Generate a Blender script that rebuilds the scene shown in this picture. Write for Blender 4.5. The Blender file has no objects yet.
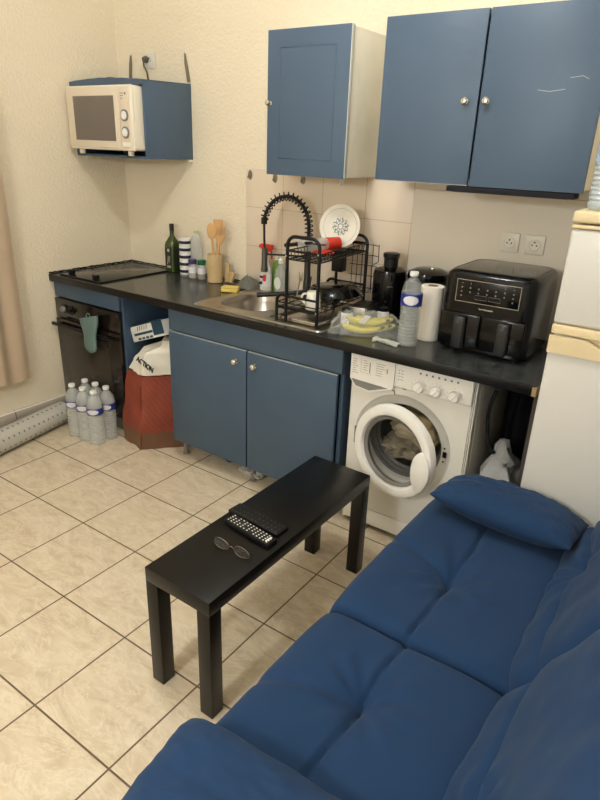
import bpy, bmesh, math, random
from math import sin, cos, pi, radians as RD, sqrt
from mathutils import Vector, Matrix, noise
random.seed(7)
S = bpy.context.scene
COL = S.collection
# ------------------------------------------------------------------ camera, world, light, exposure
CP = Vector((3.23, -2.705, 1.632)); YAW, PIT, ROL = -0.596, -0.395, 0.038; FPX = 603.7
cd = bpy.data.cameras.new('camera'); cam = bpy.data.objects.new('camera', cd); COL.objects.link(cam)
cd.sensor_fit = 'VERTICAL'; cd.sensor_height = 36; cd.lens = FPX / 800 * 36; cd.clip_start = .02
_f = Vector((sin(YAW)*cos(PIT), cos(YAW)*cos(PIT), sin(PIT))); _r = Vector((cos(YAW), -sin(YAW), 0)); _u = _r.cross(_f)
_r2 = _r*cos(ROL) + _u*sin(ROL); _u2 = -_r*sin(ROL) + _u*cos(ROL)
cam.matrix_world = Matrix(((_r2.x, _u2.x, -_f.x, CP.x), (_r2.y, _u2.y, -_f.y, CP.y), (_r2.z, _u2.z, -_f.z, CP.z), (0, 0, 0, 1)))
S.camera = cam
w = bpy.data.worlds.new('world'); S.world = w; w.use_nodes = True
w.node_tree.nodes['Background'].inputs[0].default_value = (.9, .85, .75, 1); w.node_tree.nodes['Background'].inputs[1].default_value = .02
S.view_settings.view_transform = 'Standard'; S.view_settings.look = 'None'; S.view_settings.gamma = 1
S.view_settings.use_curve_mapping = False; S.view_settings.exposure = 1.84
BULBS = [((2.12, -1.52, 3.08), 156), ((1.93, -1.62, 3.08), 88)]
FILL_GLOBE = ((2.15, -3.55, 1.95), 40)  # added fill light out of view, lifts the left wall and floor
BULB_COL = (.93, .985, 1.0)

# ------------------------------------------------------------------ materials
def srgb(r, g, b):
    def f(c):
        c /= 255
        return c/12.92 if c <= .04045 else ((c+.055)/1.055)**2.4
    return (f(r), f(g), f(b), 1)
def nt(name):
    m = bpy.data.materials.new(name); m.use_nodes = True
    t = m.node_tree; return m, t, t.nodes['Principled BSDF']
def mat(name, col, rough=.5, metal=0, spec=.5, alpha=1, trans=0, ior=1.45, var=.0, vscale=8, bump=0, bscale=60, bdist=.002, coat=0, emit=None, es=0, sheen=0):
    m, t, b = nt(name); N, L = t.nodes, t.links
    c = srgb(*col); b.inputs['Base Color'].default_value = c
    b.inputs['Roughness'].default_value = rough; b.inputs['Metallic'].default_value = metal
    b.inputs['Specular IOR Level'].default_value = spec; b.inputs['Alpha'].default_value = alpha
    b.inputs['Transmission Weight'].default_value = trans; b.inputs['IOR'].default_value = ior
    b.inputs['Coat Weight'].default_value = coat; b.inputs['Sheen Weight'].default_value = sheen
    if emit: b.inputs['Emission Color'].default_value = srgb(*emit); b.inputs['Emission Strength'].default_value = es
    tc = N.new('ShaderNodeTexCoord')
    if var:
        n = N.new('ShaderNodeTexNoise'); n.inputs['Scale'].default_value = vscale; n.inputs['Detail'].default_value = 5
        L.new(tc.outputs['Object'], n.inputs['Vector'])
        r = N.new('ShaderNodeMapRange'); r.inputs[1].default_value = .3; r.inputs[2].default_value = .7; r.inputs[3].default_value = 1-var; r.inputs[4].default_value = 1+var
        L.new(n.outputs['Fac'], r.inputs[0])
        mx = N.new('ShaderNodeMix'); mx.data_type = 'RGBA'; mx.blend_type = 'MULTIPLY'; mx.inputs[0].default_value = 1
        mx.inputs[6].default_value = c; L.new(r.outputs[0], mx.inputs[7]); L.new(mx.outputs[2], b.inputs['Base Color'])
    if bump:
        n = N.new('ShaderNodeTexNoise'); n.inputs['Scale'].default_value = bscale; n.inputs['Detail'].default_value = 3
        L.new(tc.outputs['Object'], n.inputs['Vector'])
        bp = N.new('ShaderNodeBump'); bp.inputs['Strength'].default_value = bump; bp.inputs['Distance'].default_value = bdist
        L.new(n.outputs['Fac'], bp.inputs['Height']); L.new(bp.outputs[0], b.inputs['Normal'])
    return m
def node(t, typ, **kw):
    n = t.nodes.new(typ)
    for k, v in kw.items():
        if k.startswith('i_'):
            k = k[2:]; n.inputs[int(k) if k.isdigit() else k.replace('_', ' ')].default_value = v
        else: setattr(n, k, v)
    return n
def brick_mat(name, c1, c2, cm, bw, bh, ox, oy, mortar, rough, swap=False, vein=None, bumpd=.002, tilevar=True):
    m, t, b = nt(name); L = t.links
    tc = node(t, 'ShaderNodeTexCoord'); sp = node(t, 'ShaderNodeSeparateXYZ'); cb = node(t, 'ShaderNodeCombineXYZ')
    L.new(tc.outputs['Object'], sp.inputs[0])
    a1 = node(t, 'ShaderNodeMath', operation='SUBTRACT', i_1=ox-bw*40); a2 = node(t, 'ShaderNodeMath', operation='SUBTRACT', i_1=oy-bh*40)
    L.new(sp.outputs[0], a1.inputs[0]); L.new(sp.outputs[2 if swap else 1], a2.inputs[0])
    L.new(a1.outputs[0], cb.inputs[0]); L.new(a2.outputs[0], cb.inputs[1])
    br = node(t, 'ShaderNodeTexBrick', offset=0.0, squash=1.0, i_Scale=1.0, i_Brick_Width=bw, i_Row_Height=bh, i_Mortar_Size=mortar, i_Mortar_Smooth=.25, i_Bias=0.0)
    br.inputs['Color1'].default_value = srgb(*c1); br.inputs['Color2'].default_value = srgb(*c2); br.inputs['Mortar'].default_value = srgb(*cm)
    L.new(cb.outputs[0], br.inputs['Vector'])
    out = br.outputs['Color']
    if vein:
        # stone veining, direction and offset vary from tile to tile
        n1 = node(t, 'ShaderNodeTexNoise', i_Scale=5.5, i_Detail=8.0, i_Roughness=.62, i_Distortion=1.6)
        mp = node(t, 'ShaderNodeMapping'); mp.inputs['Scale'].default_value = (1.0, 2.3, 1); mp.inputs['Rotation'].default_value = (0, 0, .9)
        L.new(tc.outputs['Object'], mp.inputs[0]); L.new(mp.outputs[0], n1.inputs['Vector'])
        cr = node(t, 'ShaderNodeValToRGB'); e = cr.color_ramp.elements
        e[0].position = .32; e[0].color = srgb(*vein[0]); e[1].position = .68; e[1].color = srgb(*vein[1])
        k = cr.color_ramp.elements.new(.5); k.color = srgb(*c1)
        L.new(n1.outputs['Fac'], cr.inputs[0])
        n2 = node(t, 'ShaderNodeTexNoise', i_Scale=3.0, i_Detail=7.0, i_Roughness=.7, i_Distortion=2.5); L.new(mp.outputs[0], n2.inputs['Vector'])
        ab = node(t, 'ShaderNodeMath', operation='SUBTRACT', i_1=.5); L.new(n2.outputs['Fac'], ab.inputs[0])
        ab2 = node(t, 'ShaderNodeMath', operation='ABSOLUTE'); L.new(ab.outputs[0], ab2.inputs[0])
        mr = node(t, 'ShaderNodeMapRange'); mr.inputs[1].default_value = 0; mr.inputs[2].default_value = .028; mr.inputs[3].default_value = .55; mr.inputs[4].default_value = 0
        L.new(ab2.outputs[0], mr.inputs[0])
        vm = node(t, 'ShaderNodeMix', data_type='RGBA'); vm.inputs[7].default_value = srgb(*vein[2]); L.new(mr.outputs[0], vm.inputs[0]); L.new(cr.outputs[0], vm.inputs[6])
        mx = node(t, 'ShaderNodeMix', data_type='RGBA'); L.new(br.outputs['Fac'], mx.inputs[0]); L.new(vm.outputs[2], mx.inputs[6]); mx.inputs[7].default_value = srgb(*cm)
        out = mx.outputs[2]
    L.new(out, b.inputs['Base Color'])
    iv = node(t, 'ShaderNodeMath', operation='SUBTRACT', i_0=1.0); L.new(br.outputs['Fac'], iv.inputs[1])
    bp = node(t, 'ShaderNodeBump', i_Strength=.6, i_Distance=bumpd); L.new(iv.outputs[0], bp.inputs['Height']); L.new(bp.outputs[0], b.inputs['Normal'])
    rr = node(t, 'ShaderNodeMapRange'); rr.inputs[3].default_value = rough; rr.inputs[4].default_value = .9; L.new(br.outputs['Fac'], rr.inputs[0]); L.new(rr.outputs[0], b.inputs['Roughness'])
    return m
def wall_mat(name, col, strength=.42):
    m, t, b = nt(name); L = t.links
    b.inputs['Base Color'].default_value = srgb(*col); b.inputs['Roughness'].default_value = .85
    tc = node(t, 'ShaderNodeTexCoord')
    n = node(t, 'ShaderNodeTexNoise', i_Scale=62.0, i_Detail=2.0, i_Roughness=.5, i_Distortion=.6); L.new(tc.outputs['Object'], n.inputs['Vector'])
    r = node(t, 'ShaderNodeMapRange'); r.inputs[1].default_value = .38; r.inputs[2].default_value = .62; L.new(n.outputs['Fac'], r.inputs[0])
    bp = node(t, 'ShaderNodeBump', i_Strength=strength, i_Distance=.004); L.new(r.outputs[0], bp.inputs['Height']); L.new(bp.outputs[0], b.inputs['Normal'])
    return m
def dots_mat(name, base, dot, su, sv, rad):
    m, t, b = nt(name); L = t.links; b.inputs['Roughness'].default_value = .8
    uv = node(t, 'ShaderNodeUVMap'); mp = node(t, 'ShaderNodeMapping'); mp.inputs['Scale'].default_value = (su, sv, 1); mp.inputs['Rotation'].default_value = (0, 0, 0)
    L.new(uv.outputs[0], mp.inputs[0])
    v = node(t, 'ShaderNodeTexVoronoi', i_Scale=1.0, i_Randomness=0.0); v.voronoi_dimensions = '2D'; L.new(mp.outputs[0], v.inputs['Vector'])
    lt = node(t, 'ShaderNodeMath', operation='LESS_THAN', i_1=rad); L.new(v.outputs['Distance'], lt.inputs[0])
    mx = node(t, 'ShaderNodeMix', data_type='RGBA'); mx.inputs[6].default_value = srgb(*base); mx.inputs[7].default_value = srgb(*dot)
    L.new(lt.outputs[0], mx.inputs[0]); L.new(mx.outputs[2], b.inputs['Base Color']); return m

WALL = wall_mat('textured_cream_wall', (236, 222, 196)); WALLS = mat('smooth_wall', (226, 216, 200), .7, bump=.2, bscale=20)
CEIL = mat('ceiling_paint', (240, 236, 228), .9)
FLOOR = brick_mat('marble_tile', (214, 196, 168), (218, 200, 172), (112, 92, 70), .353, .353, .4, -.964, .0035, .30, vein=((200, 180, 150), (224, 209, 183), (234, 222, 200)))
SKIRT = brick_mat('skirting_tile', (196, 184, 166), (200, 188, 170), (120, 104, 86), .353, .5, .4, -.964, .003, .4)
SPLASH = brick_mat('splash_tile', (226, 208, 186), (229, 212, 190), (180, 158, 134), .2492, .2075, .994, .9105, .0013, .28, swap=True, bumpd=.001)
BLUE = mat('blue_painted_front', (64, 84, 104), .42, var=.05, vscale=5, bump=.12, bscale=90)
BLUEU = mat('blue_wall_cabinet_front', (76, 95, 116), .45, var=.04, vscale=3, bump=.15, bscale=70)
BLUED = mat('blue_panel', (62, 80, 100), .5, var=.06, vscale=6)
CREAM = mat('cream_carcass', (236, 232, 220), .55, var=.05, vscale=6)
EDGE = mat('worn_white_edge', (196, 198, 196), .6)
def worktop_mat():
    m, t, b = nt('dark_slate_worktop'); L = t.links; tc = node(t, 'ShaderNodeTexCoord')
    n = node(t, 'ShaderNodeTexNoise', i_Scale=16.0, i_Detail=8.0, i_Roughness=.65); L.new(tc.outputs['Object'], n.inputs['Vector'])
    cr = node(t, 'ShaderNodeValToRGB'); e = cr.color_ramp.elements; e[0].position = .35; e[0].color = srgb(42, 44, 44); e[1].position = .7; e[1].color = srgb(70, 71, 70)
    L.new(n.outputs['Fac'], cr.inputs[0]); L.new(cr.outputs[0], b.inputs['Base Color'])
    r = node(t, 'ShaderNodeMapRange'); r.inputs[3].default_value = .17; r.inputs[4].default_value = .30; L.new(n.outputs['Fac'], r.inputs[0]); L.new(r.outputs[0], b.inputs['Roughness'])
    return m
WTOP = worktop_mat()
CHIP = mat('raw_chipboard', (160, 132, 96), .8, var=.2, vscale=80)
STEEL = mat('brushed_steel', (176, 170, 160), .3, metal=1, var=.05, vscale=30)
CHROME = mat('chrome', (214, 210, 200), .15, metal=1)
BLACK = mat('satin_black', (12, 12, 13), .36, spec=.4); BLACKG = mat('gloss_black', (7, 7, 8), .13, spec=.4)
BLACKM = mat('matt_black', (22, 21, 21), .65); DGREY = mat('dark_grey_plastic', (34, 34, 35), .4)
TABLE = mat('black_brown_table', (12, 11, 10), .34, var=.1, vscale=20, spec=.35)
OVEN = mat('oven_glass', (30, 24, 20), .16, coat=.2); OVENW = mat('oven_window', (52, 44, 36), .14)
WHITEP = mat('white_enamel', (224, 220, 210), .32); WHITE2 = mat('white_plastic', (238, 234, 226), .4)
CREAMP = mat('cream_appliance_plastic', (224, 210, 188), .42); CREAMP2 = mat('pale_appliance_plastic', (236, 226, 206), .45)
MWIN = mat('microwave_window', (116, 106, 98), .35, var=.03, vscale=60)
YEL = mat('yellowed_plastic', (226, 206, 164), .45, var=.04, vscale=8)
FRW = mat('fridge_white', (212, 208, 200), .35)
GREYP = mat('grey_plastic', (128, 124, 118), .5); SEALG = mat('grey_rubber', (96, 94, 90), .5)
SOFA = mat('blue_sofa_fabric', (16, 50, 86), .9, var=.05, vscale=4, bump=.35, bscale=500, bdist=.0008, sheen=.05)
SOFAB = mat('sofa_black_fabric', (24, 26, 30), .9)
GLASSB = mat('olive_glass', (52, 70, 18), .1, coat=.5); LABELD = mat('dark_label', (36, 40, 24), .6); GOLD = mat('pale_label_print', (196, 184, 150), .6)
CLEAR = mat('clear_plastic', (222, 226, 224), .08, alpha=.30, spec=.8); CLEAR2 = mat('clear_water', (228, 230, 224), .08, alpha=.36, spec=.9)
FILM = mat('thin_clear_film', (236, 236, 230), .2, alpha=.16, spec=.8)
LBLUE = mat('blue_bottle_label', (36, 52, 130), .45); LWHITE = mat('white_bottle_label', (220, 216, 218), .5)
CAPW = mat('white_cap', (232, 232, 228), .4); NAVY = mat('navy_lid', (26, 28, 58), .4); GREENL = mat('green_lid', (20, 96, 52), .4); PURP = mat('purple_lid', (64, 52, 96), .4)
SPICE = mat('spice_content', (136, 116, 86), .5, var=.2, vscale=40); SPICE2 = mat('pale_spice_content', (196, 176, 140), .5, var=.1, vscale=40)
WOOD = mat('pale_beech', (206, 160, 104), .55, var=.08, vscale=12); HOLD = mat('tan_ceramic', (204, 176, 128), .5, var=.05, vscale=14)
RED = mat('red_plastic', (206, 52, 34), .35); GREENB = mat('green_soap', (120, 168, 70), .3, alpha=.75)
SPONGE = mat('yellow_sponge', (228, 200, 96), .9, bump=.6, bscale=120); SCOUR = mat('green_scourer', (70, 90, 60), .9)
PORC = mat('white_porcelain', (234, 228, 214), .2); PORCD = mat('plate_print', (120, 134, 134), .4)
BAN = mat('banana_skin', (200, 188, 66), .5, var=.18, vscale=22); BANT = mat('banana_tip', (84, 74, 30), .7)
PAPER = mat('paper_towel', (236, 228, 216), .9, bump=.5, bscale=80); CARD = mat('cardboard_core', (160, 128, 92), .8)
TEAL = mat('teal_silicone', (96, 120, 116), .6)
def redbag():
    m, t, b = nt('red_woven_bag'); L = t.links; b.inputs['Roughness'].default_value = .55; tc = node(t, 'ShaderNodeTexCoord')
    wv = node(t, 'ShaderNodeTexWave', i_Scale=14.0, i_Distortion=2.0, i_Detail=2.0); wv.bands_direction = 'DIAGONAL'; L.new(tc.outputs['Object'], wv.inputs['Vector'])
    n = node(t, 'ShaderNodeTexNoise', i_Scale=9.0, i_Detail=5.0); L.new(tc.outputs['Object'], n.inputs['Vector'])
    cr = node(t, 'ShaderNodeValToRGB'); e = cr.color_ramp.elements; e[0].position = .25; e[0].color = srgb(112, 44, 28); e[1].position = 1.1 if False else 1.0; e[1].color = srgb(148, 66, 44)
    ad = node(t, 'ShaderNodeMath', operation='MULTIPLY_ADD', i_1=.2); L.new(wv.outputs['Fac'], ad.inputs[0]); L.new(n.outputs['Fac'], ad.inputs[2]); L.new(ad.outputs[0], cr.inputs[0])
    sp = node(t, 'ShaderNodeSeparateXYZ'); L.new(tc.outputs['Object'], sp.inputs[0])
    lt = node(t, 'ShaderNodeMath', operation='LESS_THAN', i_1=.105); L.new(sp.outputs[2], lt.inputs[0])
    mx = node(t, 'ShaderNodeMix', data_type='RGBA'); L.new(lt.outputs[0], mx.inputs[0]); L.new(cr.outputs[0], mx.inputs[6]); mx.inputs[7].default_value = srgb(106, 74, 50)
    L.new(mx.outputs[2], b.inputs['Base Color']); return m
RBAG = redbag()
WBAG = mat('white_plastic_bag', (232, 226, 212), .5, bump=.3, bscale=25, bdist=.01); INK = mat('dark_print', (34, 34, 44), .6); INKG = mat('grey_print', (120, 116, 112), .6)
BOXW = mat('white_printed_card', (226, 224, 220), .5); BOXT = mat('teal_printed_card', (22, 60, 84), .45)
CURT = mat('beige_curtain', (234, 212, 184), .9, var=.06, vscale=5, bump=.4, bscale=300, bdist=.001)
ROLL = dots_mat('dotted_vinyl', (250, 244, 232), (140, 134, 132), 19, 30, .12); BACKING = mat('vinyl_backing', (196, 190, 176), .8)
LAUN = mat('beige_laundry', (206, 190, 158), .9, var=.12, vscale=12, bump=.4, bscale=60, bdist=.004); LAUND = mat('grey_laundry', (150, 138, 118), .95, var=.2, vscale=20)
DRUM = mat('drum_steel', (120, 118, 112), .3, metal=1)
DGLASS = mat('door_glass', (60, 60, 56), .06, alpha=.25, spec=.9)
CAULK = mat('black_sealant', (30, 28, 26), .6)
CORD = mat('grey_cord', (92, 88, 78), .6); STRAP = mat('grey_strap', (120, 110, 92), .5)
SOCK = mat('socket_white', (226, 220, 206), .35); HOLE = mat('socket_hole', (30, 28, 26), .8)
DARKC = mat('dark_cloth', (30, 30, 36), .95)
LENS = mat('spectacle_lens', (200, 205, 210), .05, alpha=.05, spec=.8)
BULBM = mat('lit_bulb', (255, 230, 190), .4)

# ------------------------------------------------------------------ mesh helpers
class M:
    def __init__(s): s.bm = bmesh.new(); s.uv = None
    def _fin(s, vs, fs, mi, T=None):
        if T is not None: bmesh.ops.transform(s.bm, matrix=T, verts=vs)
        for f in fs: f.material_index = mi
        return s
    def box(s, a, b, bev=0, seg=2, mi=0, T=None):
        a = Vector(a); b = Vector(b); r = bmesh.ops.create_cube(s.bm, size=1)['verts']
        c = (a+b)/2; d = b-a
        for v in r: v.co = Vector((v.co.x*d.x+c.x, v.co.y*d.y+c.y, v.co.z*d.z+c.z))
        fs = {f for v in r for f in v.link_faces}; vs = set(r)
        if bev:
            bev = min(bev, min(abs(d.x), abs(d.y), abs(d.z))*.49)
            es = {e for v in r for e in v.link_edges}
            o = bmesh.ops.bevel(s.bm, geom=list(es), offset=bev, segments=seg, affect='EDGES', profile=.5)
            fs = {f for f in fs if f.is_valid} | set(o['faces']); vs = {v for f in fs for v in f.verts}
        return s._fin(list(vs), fs, mi, T)
    def quad_rings(s, rings, closed=True, caps=True, mi=0, T=None):
        R = [[s.bm.verts.new(p) for p in r] for r in rings]; fs = []; n = len(R[0])
        for a, b in zip(R, R[1:]):
            for i in range(n if closed else n-1):
                j = (i+1) % n
                try: fs.append(s.bm.faces.new((a[i], a[j], b[j], b[i])))
                except ValueError: pass
        if caps:
            for r in ((R[0][::-1]), R[-1]):
                try: fs.append(s.bm.faces.new(r))
                except ValueError: pass
        return s._fin([v for r in R for v in r], fs, mi, T)
    def lathe(s, prof, o=(0, 0, 0), seg=28, mi=0, T=None, caps=True, sx=1, sy=1):
        o = Vector(o); rs = []
        for r, z in prof:
            r = max(r, 1e-4); rs.append([o+Vector((r*sx*cos(2*pi*i/seg), r*sy*sin(2*pi*i/seg), z)) for i in range(seg)])
        return s.quad_rings(rs, True, caps, mi, T)
    def tube(s, pts, r, seg=8, mi=0, closed=False, caps=True, T=None):
        P = [Vector(p) for p in pts]; n = len(P); rs = []; up = None
        for i in range(n):
            if closed: t = (P[(i+1) % n]-P[i-1])
            else: t = P[min(i+1, n-1)]-P[max(i-1, 0)]
            t.normalize()
            if up is None:
                up = Vector((0, 0, 1)) if abs(t.z) < .9 else Vector((1, 0, 0))
            a = (up - t*up.dot(t)).normalized(); up = a; b = t.cross(a)
            rr = r[i] if isinstance(r, (list, tuple)) else r
            rs.append([P[i]+a*rr*cos(2*pi*k/seg)+b*rr*sin(2*pi*k/seg) for k in range(seg)])
        if closed: rs.append(rs[0]); caps = False
        return s.quad_rings(rs, True, caps, mi, T)
    def cyl(s, a, b, r, r2=None, seg=24, mi=0, bev=0, T=None):
        a = Vector(a); b = Vector(b); r2 = r if r2 is None else r2; d = b-a; l = d.length; d.normalize()
        if bev: 
            return s.tube([a, a+d*1e-4, a+d*bev*.4, a+d*bev, b-d*bev, b-d*bev*.4, b-d*1e-4, b], [r-bev, r-bev, r-bev*.35, r, r2, r2-bev*.35, r2-bev, r2-bev], seg, mi, T=T)
        return s.tube([a, b], [r, r2], seg, mi, T=T)
    def prism(s, poly, z0, z1, mi=0, T=None):   # poly in xy
        return s.quad_rings([[Vector((x, y, z0)) for x, y in poly], [Vector((x, y, z1)) for x, y in poly]], True, True, mi, T)
    def grid(s, fn, nu, nv, thick=0, mi=0, uv=False, T=None):
        V = [[s.bm.verts.new(fn(i/nu, j/nv)) for j in range(nv+1)] for i in range(nu+1)]; fs = []
        if uv and s.uv is None: s.uv = s.bm.loops.layers.uv.new('UVMap')
        for i in range(nu):
            for j in range(nv):
                f = s.bm.faces.new((V[i][j], V[i+1][j], V[i+1][j+1], V[i][j+1])); fs.append(f)
                if uv:
                    for l, (a, b) in zip(f.loops, ((i, j), (i+1, j), (i+1, j+1), (i, j+1))): l[s.uv].uv = (a/nu, b/nv)
        vs = [v for r in V for v in r]
        if thick:
            o = bmesh.ops.solidify(s.bm, geom=fs, thickness=thick)
            nf = [g for g in o['geom'] if isinstance(g, bmesh.types.BMFace)]; vs += [g for g in o['geom'] if isinstance(g, bmesh.types.BMVert)]; fs = fs + nf
        return s._fin(list(set(vs)), fs, mi, T)
    def pillow(s, hx, hy, t, b, T=None, n=36, p=5, disp=None, mi=0, pz=2.2, pv=None, kr=.045):
        def E(a, p=p): return max(0, 1-abs(a)**p)**(1/pz)
        pv = pv or p
        us = [.35*(-1+2*i/n)+.65*sin(pi/2*(-1+2*i/n)) for i in range(n+1)]
        top = {}; bot = {}
        for i, u in enumerate(us):
            for j, v in enumerate(us):
                e = E(u)*E(v, pv); edge = i in (0, n) or j in (0, n)
                x, y = u*hx, v*hy
                # round the corners in plan
                k = 1-kr*(abs(u)**6*abs(v)**6)*2; x *= k; y *= k
                z = t*e + (disp(u, v) * (1 if not edge else 0) if disp else 0)
                top[i, j] = s.bm.verts.new((x, y, z if not edge else 0))
                bot[i, j] = top[i, j] if edge else s.bm.verts.new((x, y, -b*e))
        fs = []
        for i in range(n):
            for j in range(n):
                fs.append(s.bm.faces.new((top[i, j], top[i+1, j], top[i+1, j+1], top[i, j+1])))
                fs.append(s.bm.faces.new((bot[i, j+1], bot[i+1, j+1], bot[i+1, j], bot[i, j])))
        return s._fin(list(set(list(top.values())+list(bot.values()))), fs, mi, T)
def rbox(*a, **k): return M().box(*a, **k)
def RT(loc=(0, 0, 0), rx=0, ry=0, rz=0): return Matrix.Translation(loc) @ Matrix.Rotation(RD(rz), 4, 'Z') @ Matrix.Rotation(RD(ry), 4, 'Y') @ Matrix.Rotation(RD(rx), 4, 'X')
def origin(o):
    v = Vector((0, 0, 0))
    while o is not None: v += o.location; o = o.parent
    return v
def tag(o, label=None, cat=None, group=None, kind=None):
    if label: o['label'] = label
    if cat: o['category'] = cat
    if group: o['group'] = group
    if kind: o['kind'] = kind
    return o
def obj(name, m, mats, parent=None, label=None, cat=None, group=None, local=False, angle=40, kind=None, keep=False):
    bm = m.bm if isinstance(m, M) else m
    bmesh.ops.recalc_face_normals(bm, faces=bm.faces)
    me = bpy.data.meshes.new(name); o = bpy.data.objects.new(name, me); COL.objects.link(o)
    if parent is not None:
        o.parent = parent
        if not local: bmesh.ops.translate(bm, vec=-origin(parent), verts=bm.verts)
    elif not keep:
        xs = [v.co for v in bm.verts]; c = Vector(((min(v.x for v in xs)+max(v.x for v in xs))/2, (min(v.y for v in xs)+max(v.y for v in xs))/2, min(v.z for v in xs)))
        bmesh.ops.translate(bm, vec=-c, verts=bm.verts); o.location = c
    bm.to_mesh(me); bm.free()
    for k in (mats if isinstance(mats, (list, tuple)) else [mats]): me.materials.append(k)
    me.polygons.foreach_set('use_smooth', [True]*len(me.polygons)); me.set_sharp_from_angle(angle=RD(angle))
    return tag(o, label, cat, group, kind)
def thing(name, label, cat, loc=(0, 0, 0), rz=0, group=None):
    o = bpy.data.objects.new(name, None); COL.objects.link(o); o.location = loc; o.rotation_euler = (0, 0, RD(rz)); o.empty_display_size = .05
    return tag(o, label, cat, group)
def dup(o, loc, rz=None, label=None, group=None):
    def cp(a, par):
        c = a.copy(); COL.objects.link(c); c.parent = par
        for ch in [x for x in list(bpy.data.objects) if x.parent == a]: cp(ch, c)
        return c
    r = cp(o, None); r.location = loc
    if rz is not None: r.rotation_euler.z = RD(rz)
    if label: r['label'] = label
    return r
def text(name, s, size, loc, rot, m, parent, ext=.0006, bold=0, label=None):
    cu = bpy.data.curves.new(name, 'FONT'); cu.body = s; cu.size = size; cu.extrude = ext; cu.align_x = 'CENTER'; cu.align_y = 'CENTER'; cu.offset = bold; cu.resolution_u = 3
    t = bpy.data.objects.new('tmp', cu); COL.objects.link(t); dg = bpy.context.evaluated_depsgraph_get(); dg.update()
    me = bpy.data.meshes.new_from_object(t.evaluated_get(dg)); bpy.data.objects.remove(t)
    o = bpy.data.objects.new(name, me); COL.objects.link(o)
    T = Matrix.Translation(Vector(loc)-origin(parent)) @ rot
    me.transform(T); me.materials.clear(); me.materials.append(m); o.parent = parent
    if label: o['label'] = label
    return o
FRONT = Matrix.Rotation(pi/2, 4, 'X')      # text facing -y
def nz(x, y, z=0, s=1): return noise.noise(Vector((x*s, y*s, z*s)))
def arcpts(c, r, a0, a1, n, ax='xz'):
    c = Vector(c); out = []
    for i in range(n+1):
        a = RD(a0+(a1-a0)*i/n); u, v = r*cos(a), r*sin(a)
        out.append(c+(Vector((u, 0, v)) if ax == 'xz' else Vector((u, v, 0)) if ax == 'xy' else Vector((0, u, v))))
    return out
def smooth(pts, n=8, closed=False):
    P = [Vector(p) for p in pts]; out = []; N = len(P)
    rng = range(N if closed else N-1)
    for i in rng:
        p0 = P[i-1] if (i or closed) else P[i]; p1 = P[i]; p2 = P[(i+1) % N]; p3 = P[(i+2) % N] if (closed or i+2 < N) else p2
        for k in range(n):
            t = k/n; out.append(.5*((2*p1)+(-p0+p2)*t+(2*p0-5*p1+4*p2-p3)*t*t+(-p0+3*p1-3*p2+p3)*t**3))
    if not closed: out.append(P[-1])
    return out

# ------------------------------------------------------------------ room shell
RX, RY, RZ = 3.85, -4.3, 3.25
ST = dict(kind='structure', keep=True)
obj('floor', rbox((-.15, RY-.15, -.1), (RX+.15, .15, 0)), FLOOR, **ST)
obj('ceiling', rbox((-.15, RY-.15, RZ), (RX+.15, .15, RZ+.1)), CEIL, **ST)
obj('wall_back', rbox((-.15, 0, 0), (RX+.15, .15, RZ)), WALL, **ST)
obj('wall_left', rbox((-.15, RY, 0), (0, 0, RZ)), WALL, **ST)
obj('wall_right', rbox((RX, RY, 0), (RX+.15, 0, RZ)), WALLS, **ST)
obj('wall_front', rbox((-.15, RY-.15, 0), (RX+.15, RY, RZ)), WALLS, **ST)
obj('baseboard_left', M().box((0, RY, 0), (.012, -.002, .078), .002).box((0, RY, .082), (.022, -.002, .14), .006, mi=1), [SKIRT, mat('skirting_cap', (240, 234, 220), .5)], **ST)
obj('trim_1', rbox((.994, -.009, .9), (1.995, 0, 1.523), .0015), SPLASH, label='beige tiled splashback behind the sink', **ST)
obj('trim_2', M().box((1.995, -.014, .9), (RX, 0, 1.48), .003).box((1.995, -.009, 1.481), (RX, 0, 1.523), .0015, mi=1), [WALLS, SPLASH], **ST)
obj('trim_3', rbox((1.985, -.006, 1.524), (RX, 0, RZ), .002), WALL, **ST)
# black sealant where worktop meets the walls
sl = M(); random.seed(3)
pts = [(.004+.003*random.random(), -.62+.012*i, .904+.004*random.random()) for i in range(52)]
sl.tube(pts, [.003+.0025*random.random() for _ in pts], 6)
pts = [(.006+.02*i, -.005, .904+.003*random.random()) for i in range(50)]
sl.tube(pts, [.003+.0025*random.random() for _ in pts], 6)

# ------------------------------------------------------------------ worktop
wt = thing('worktop', 'long dark slate-look kitchen worktop with chipped right corner', 'worktop', (1.4, -.31, .86))
W0, W1, WD = .003, 2.808, -.622
sx0, sx1, sy0, sy1 = 1.165, 1.50, -.515, -.135
m = M()
for a, b in (((W0, WD), (sx0, -.011)), ((sx1, WD), (W1, -.016)), ((sx0, WD), (sx1, sy0)), ((sx0, sy1), (sx1, -.011))):
    m.box((a[0], a[1], .86), (b[0], b[1], .9))
obj('surface', m, WTOP, wt)
obj('front_edge', rbox((W0, WD-.004, .861), (W1-.004, WD, .8995), .0015), BLACK, wt, label='black edge strip')
obj('corner_chip', M().prism([(W1-.014, WD-.006), (W1+.001, WD-.006), (W1+.001, WD+.04)], .8605, .8955), CHIP, wt, label='exposed chipboard corner')
obj('sealant', sl, CAULK, wt, label='ragged black sealant bead')

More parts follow.
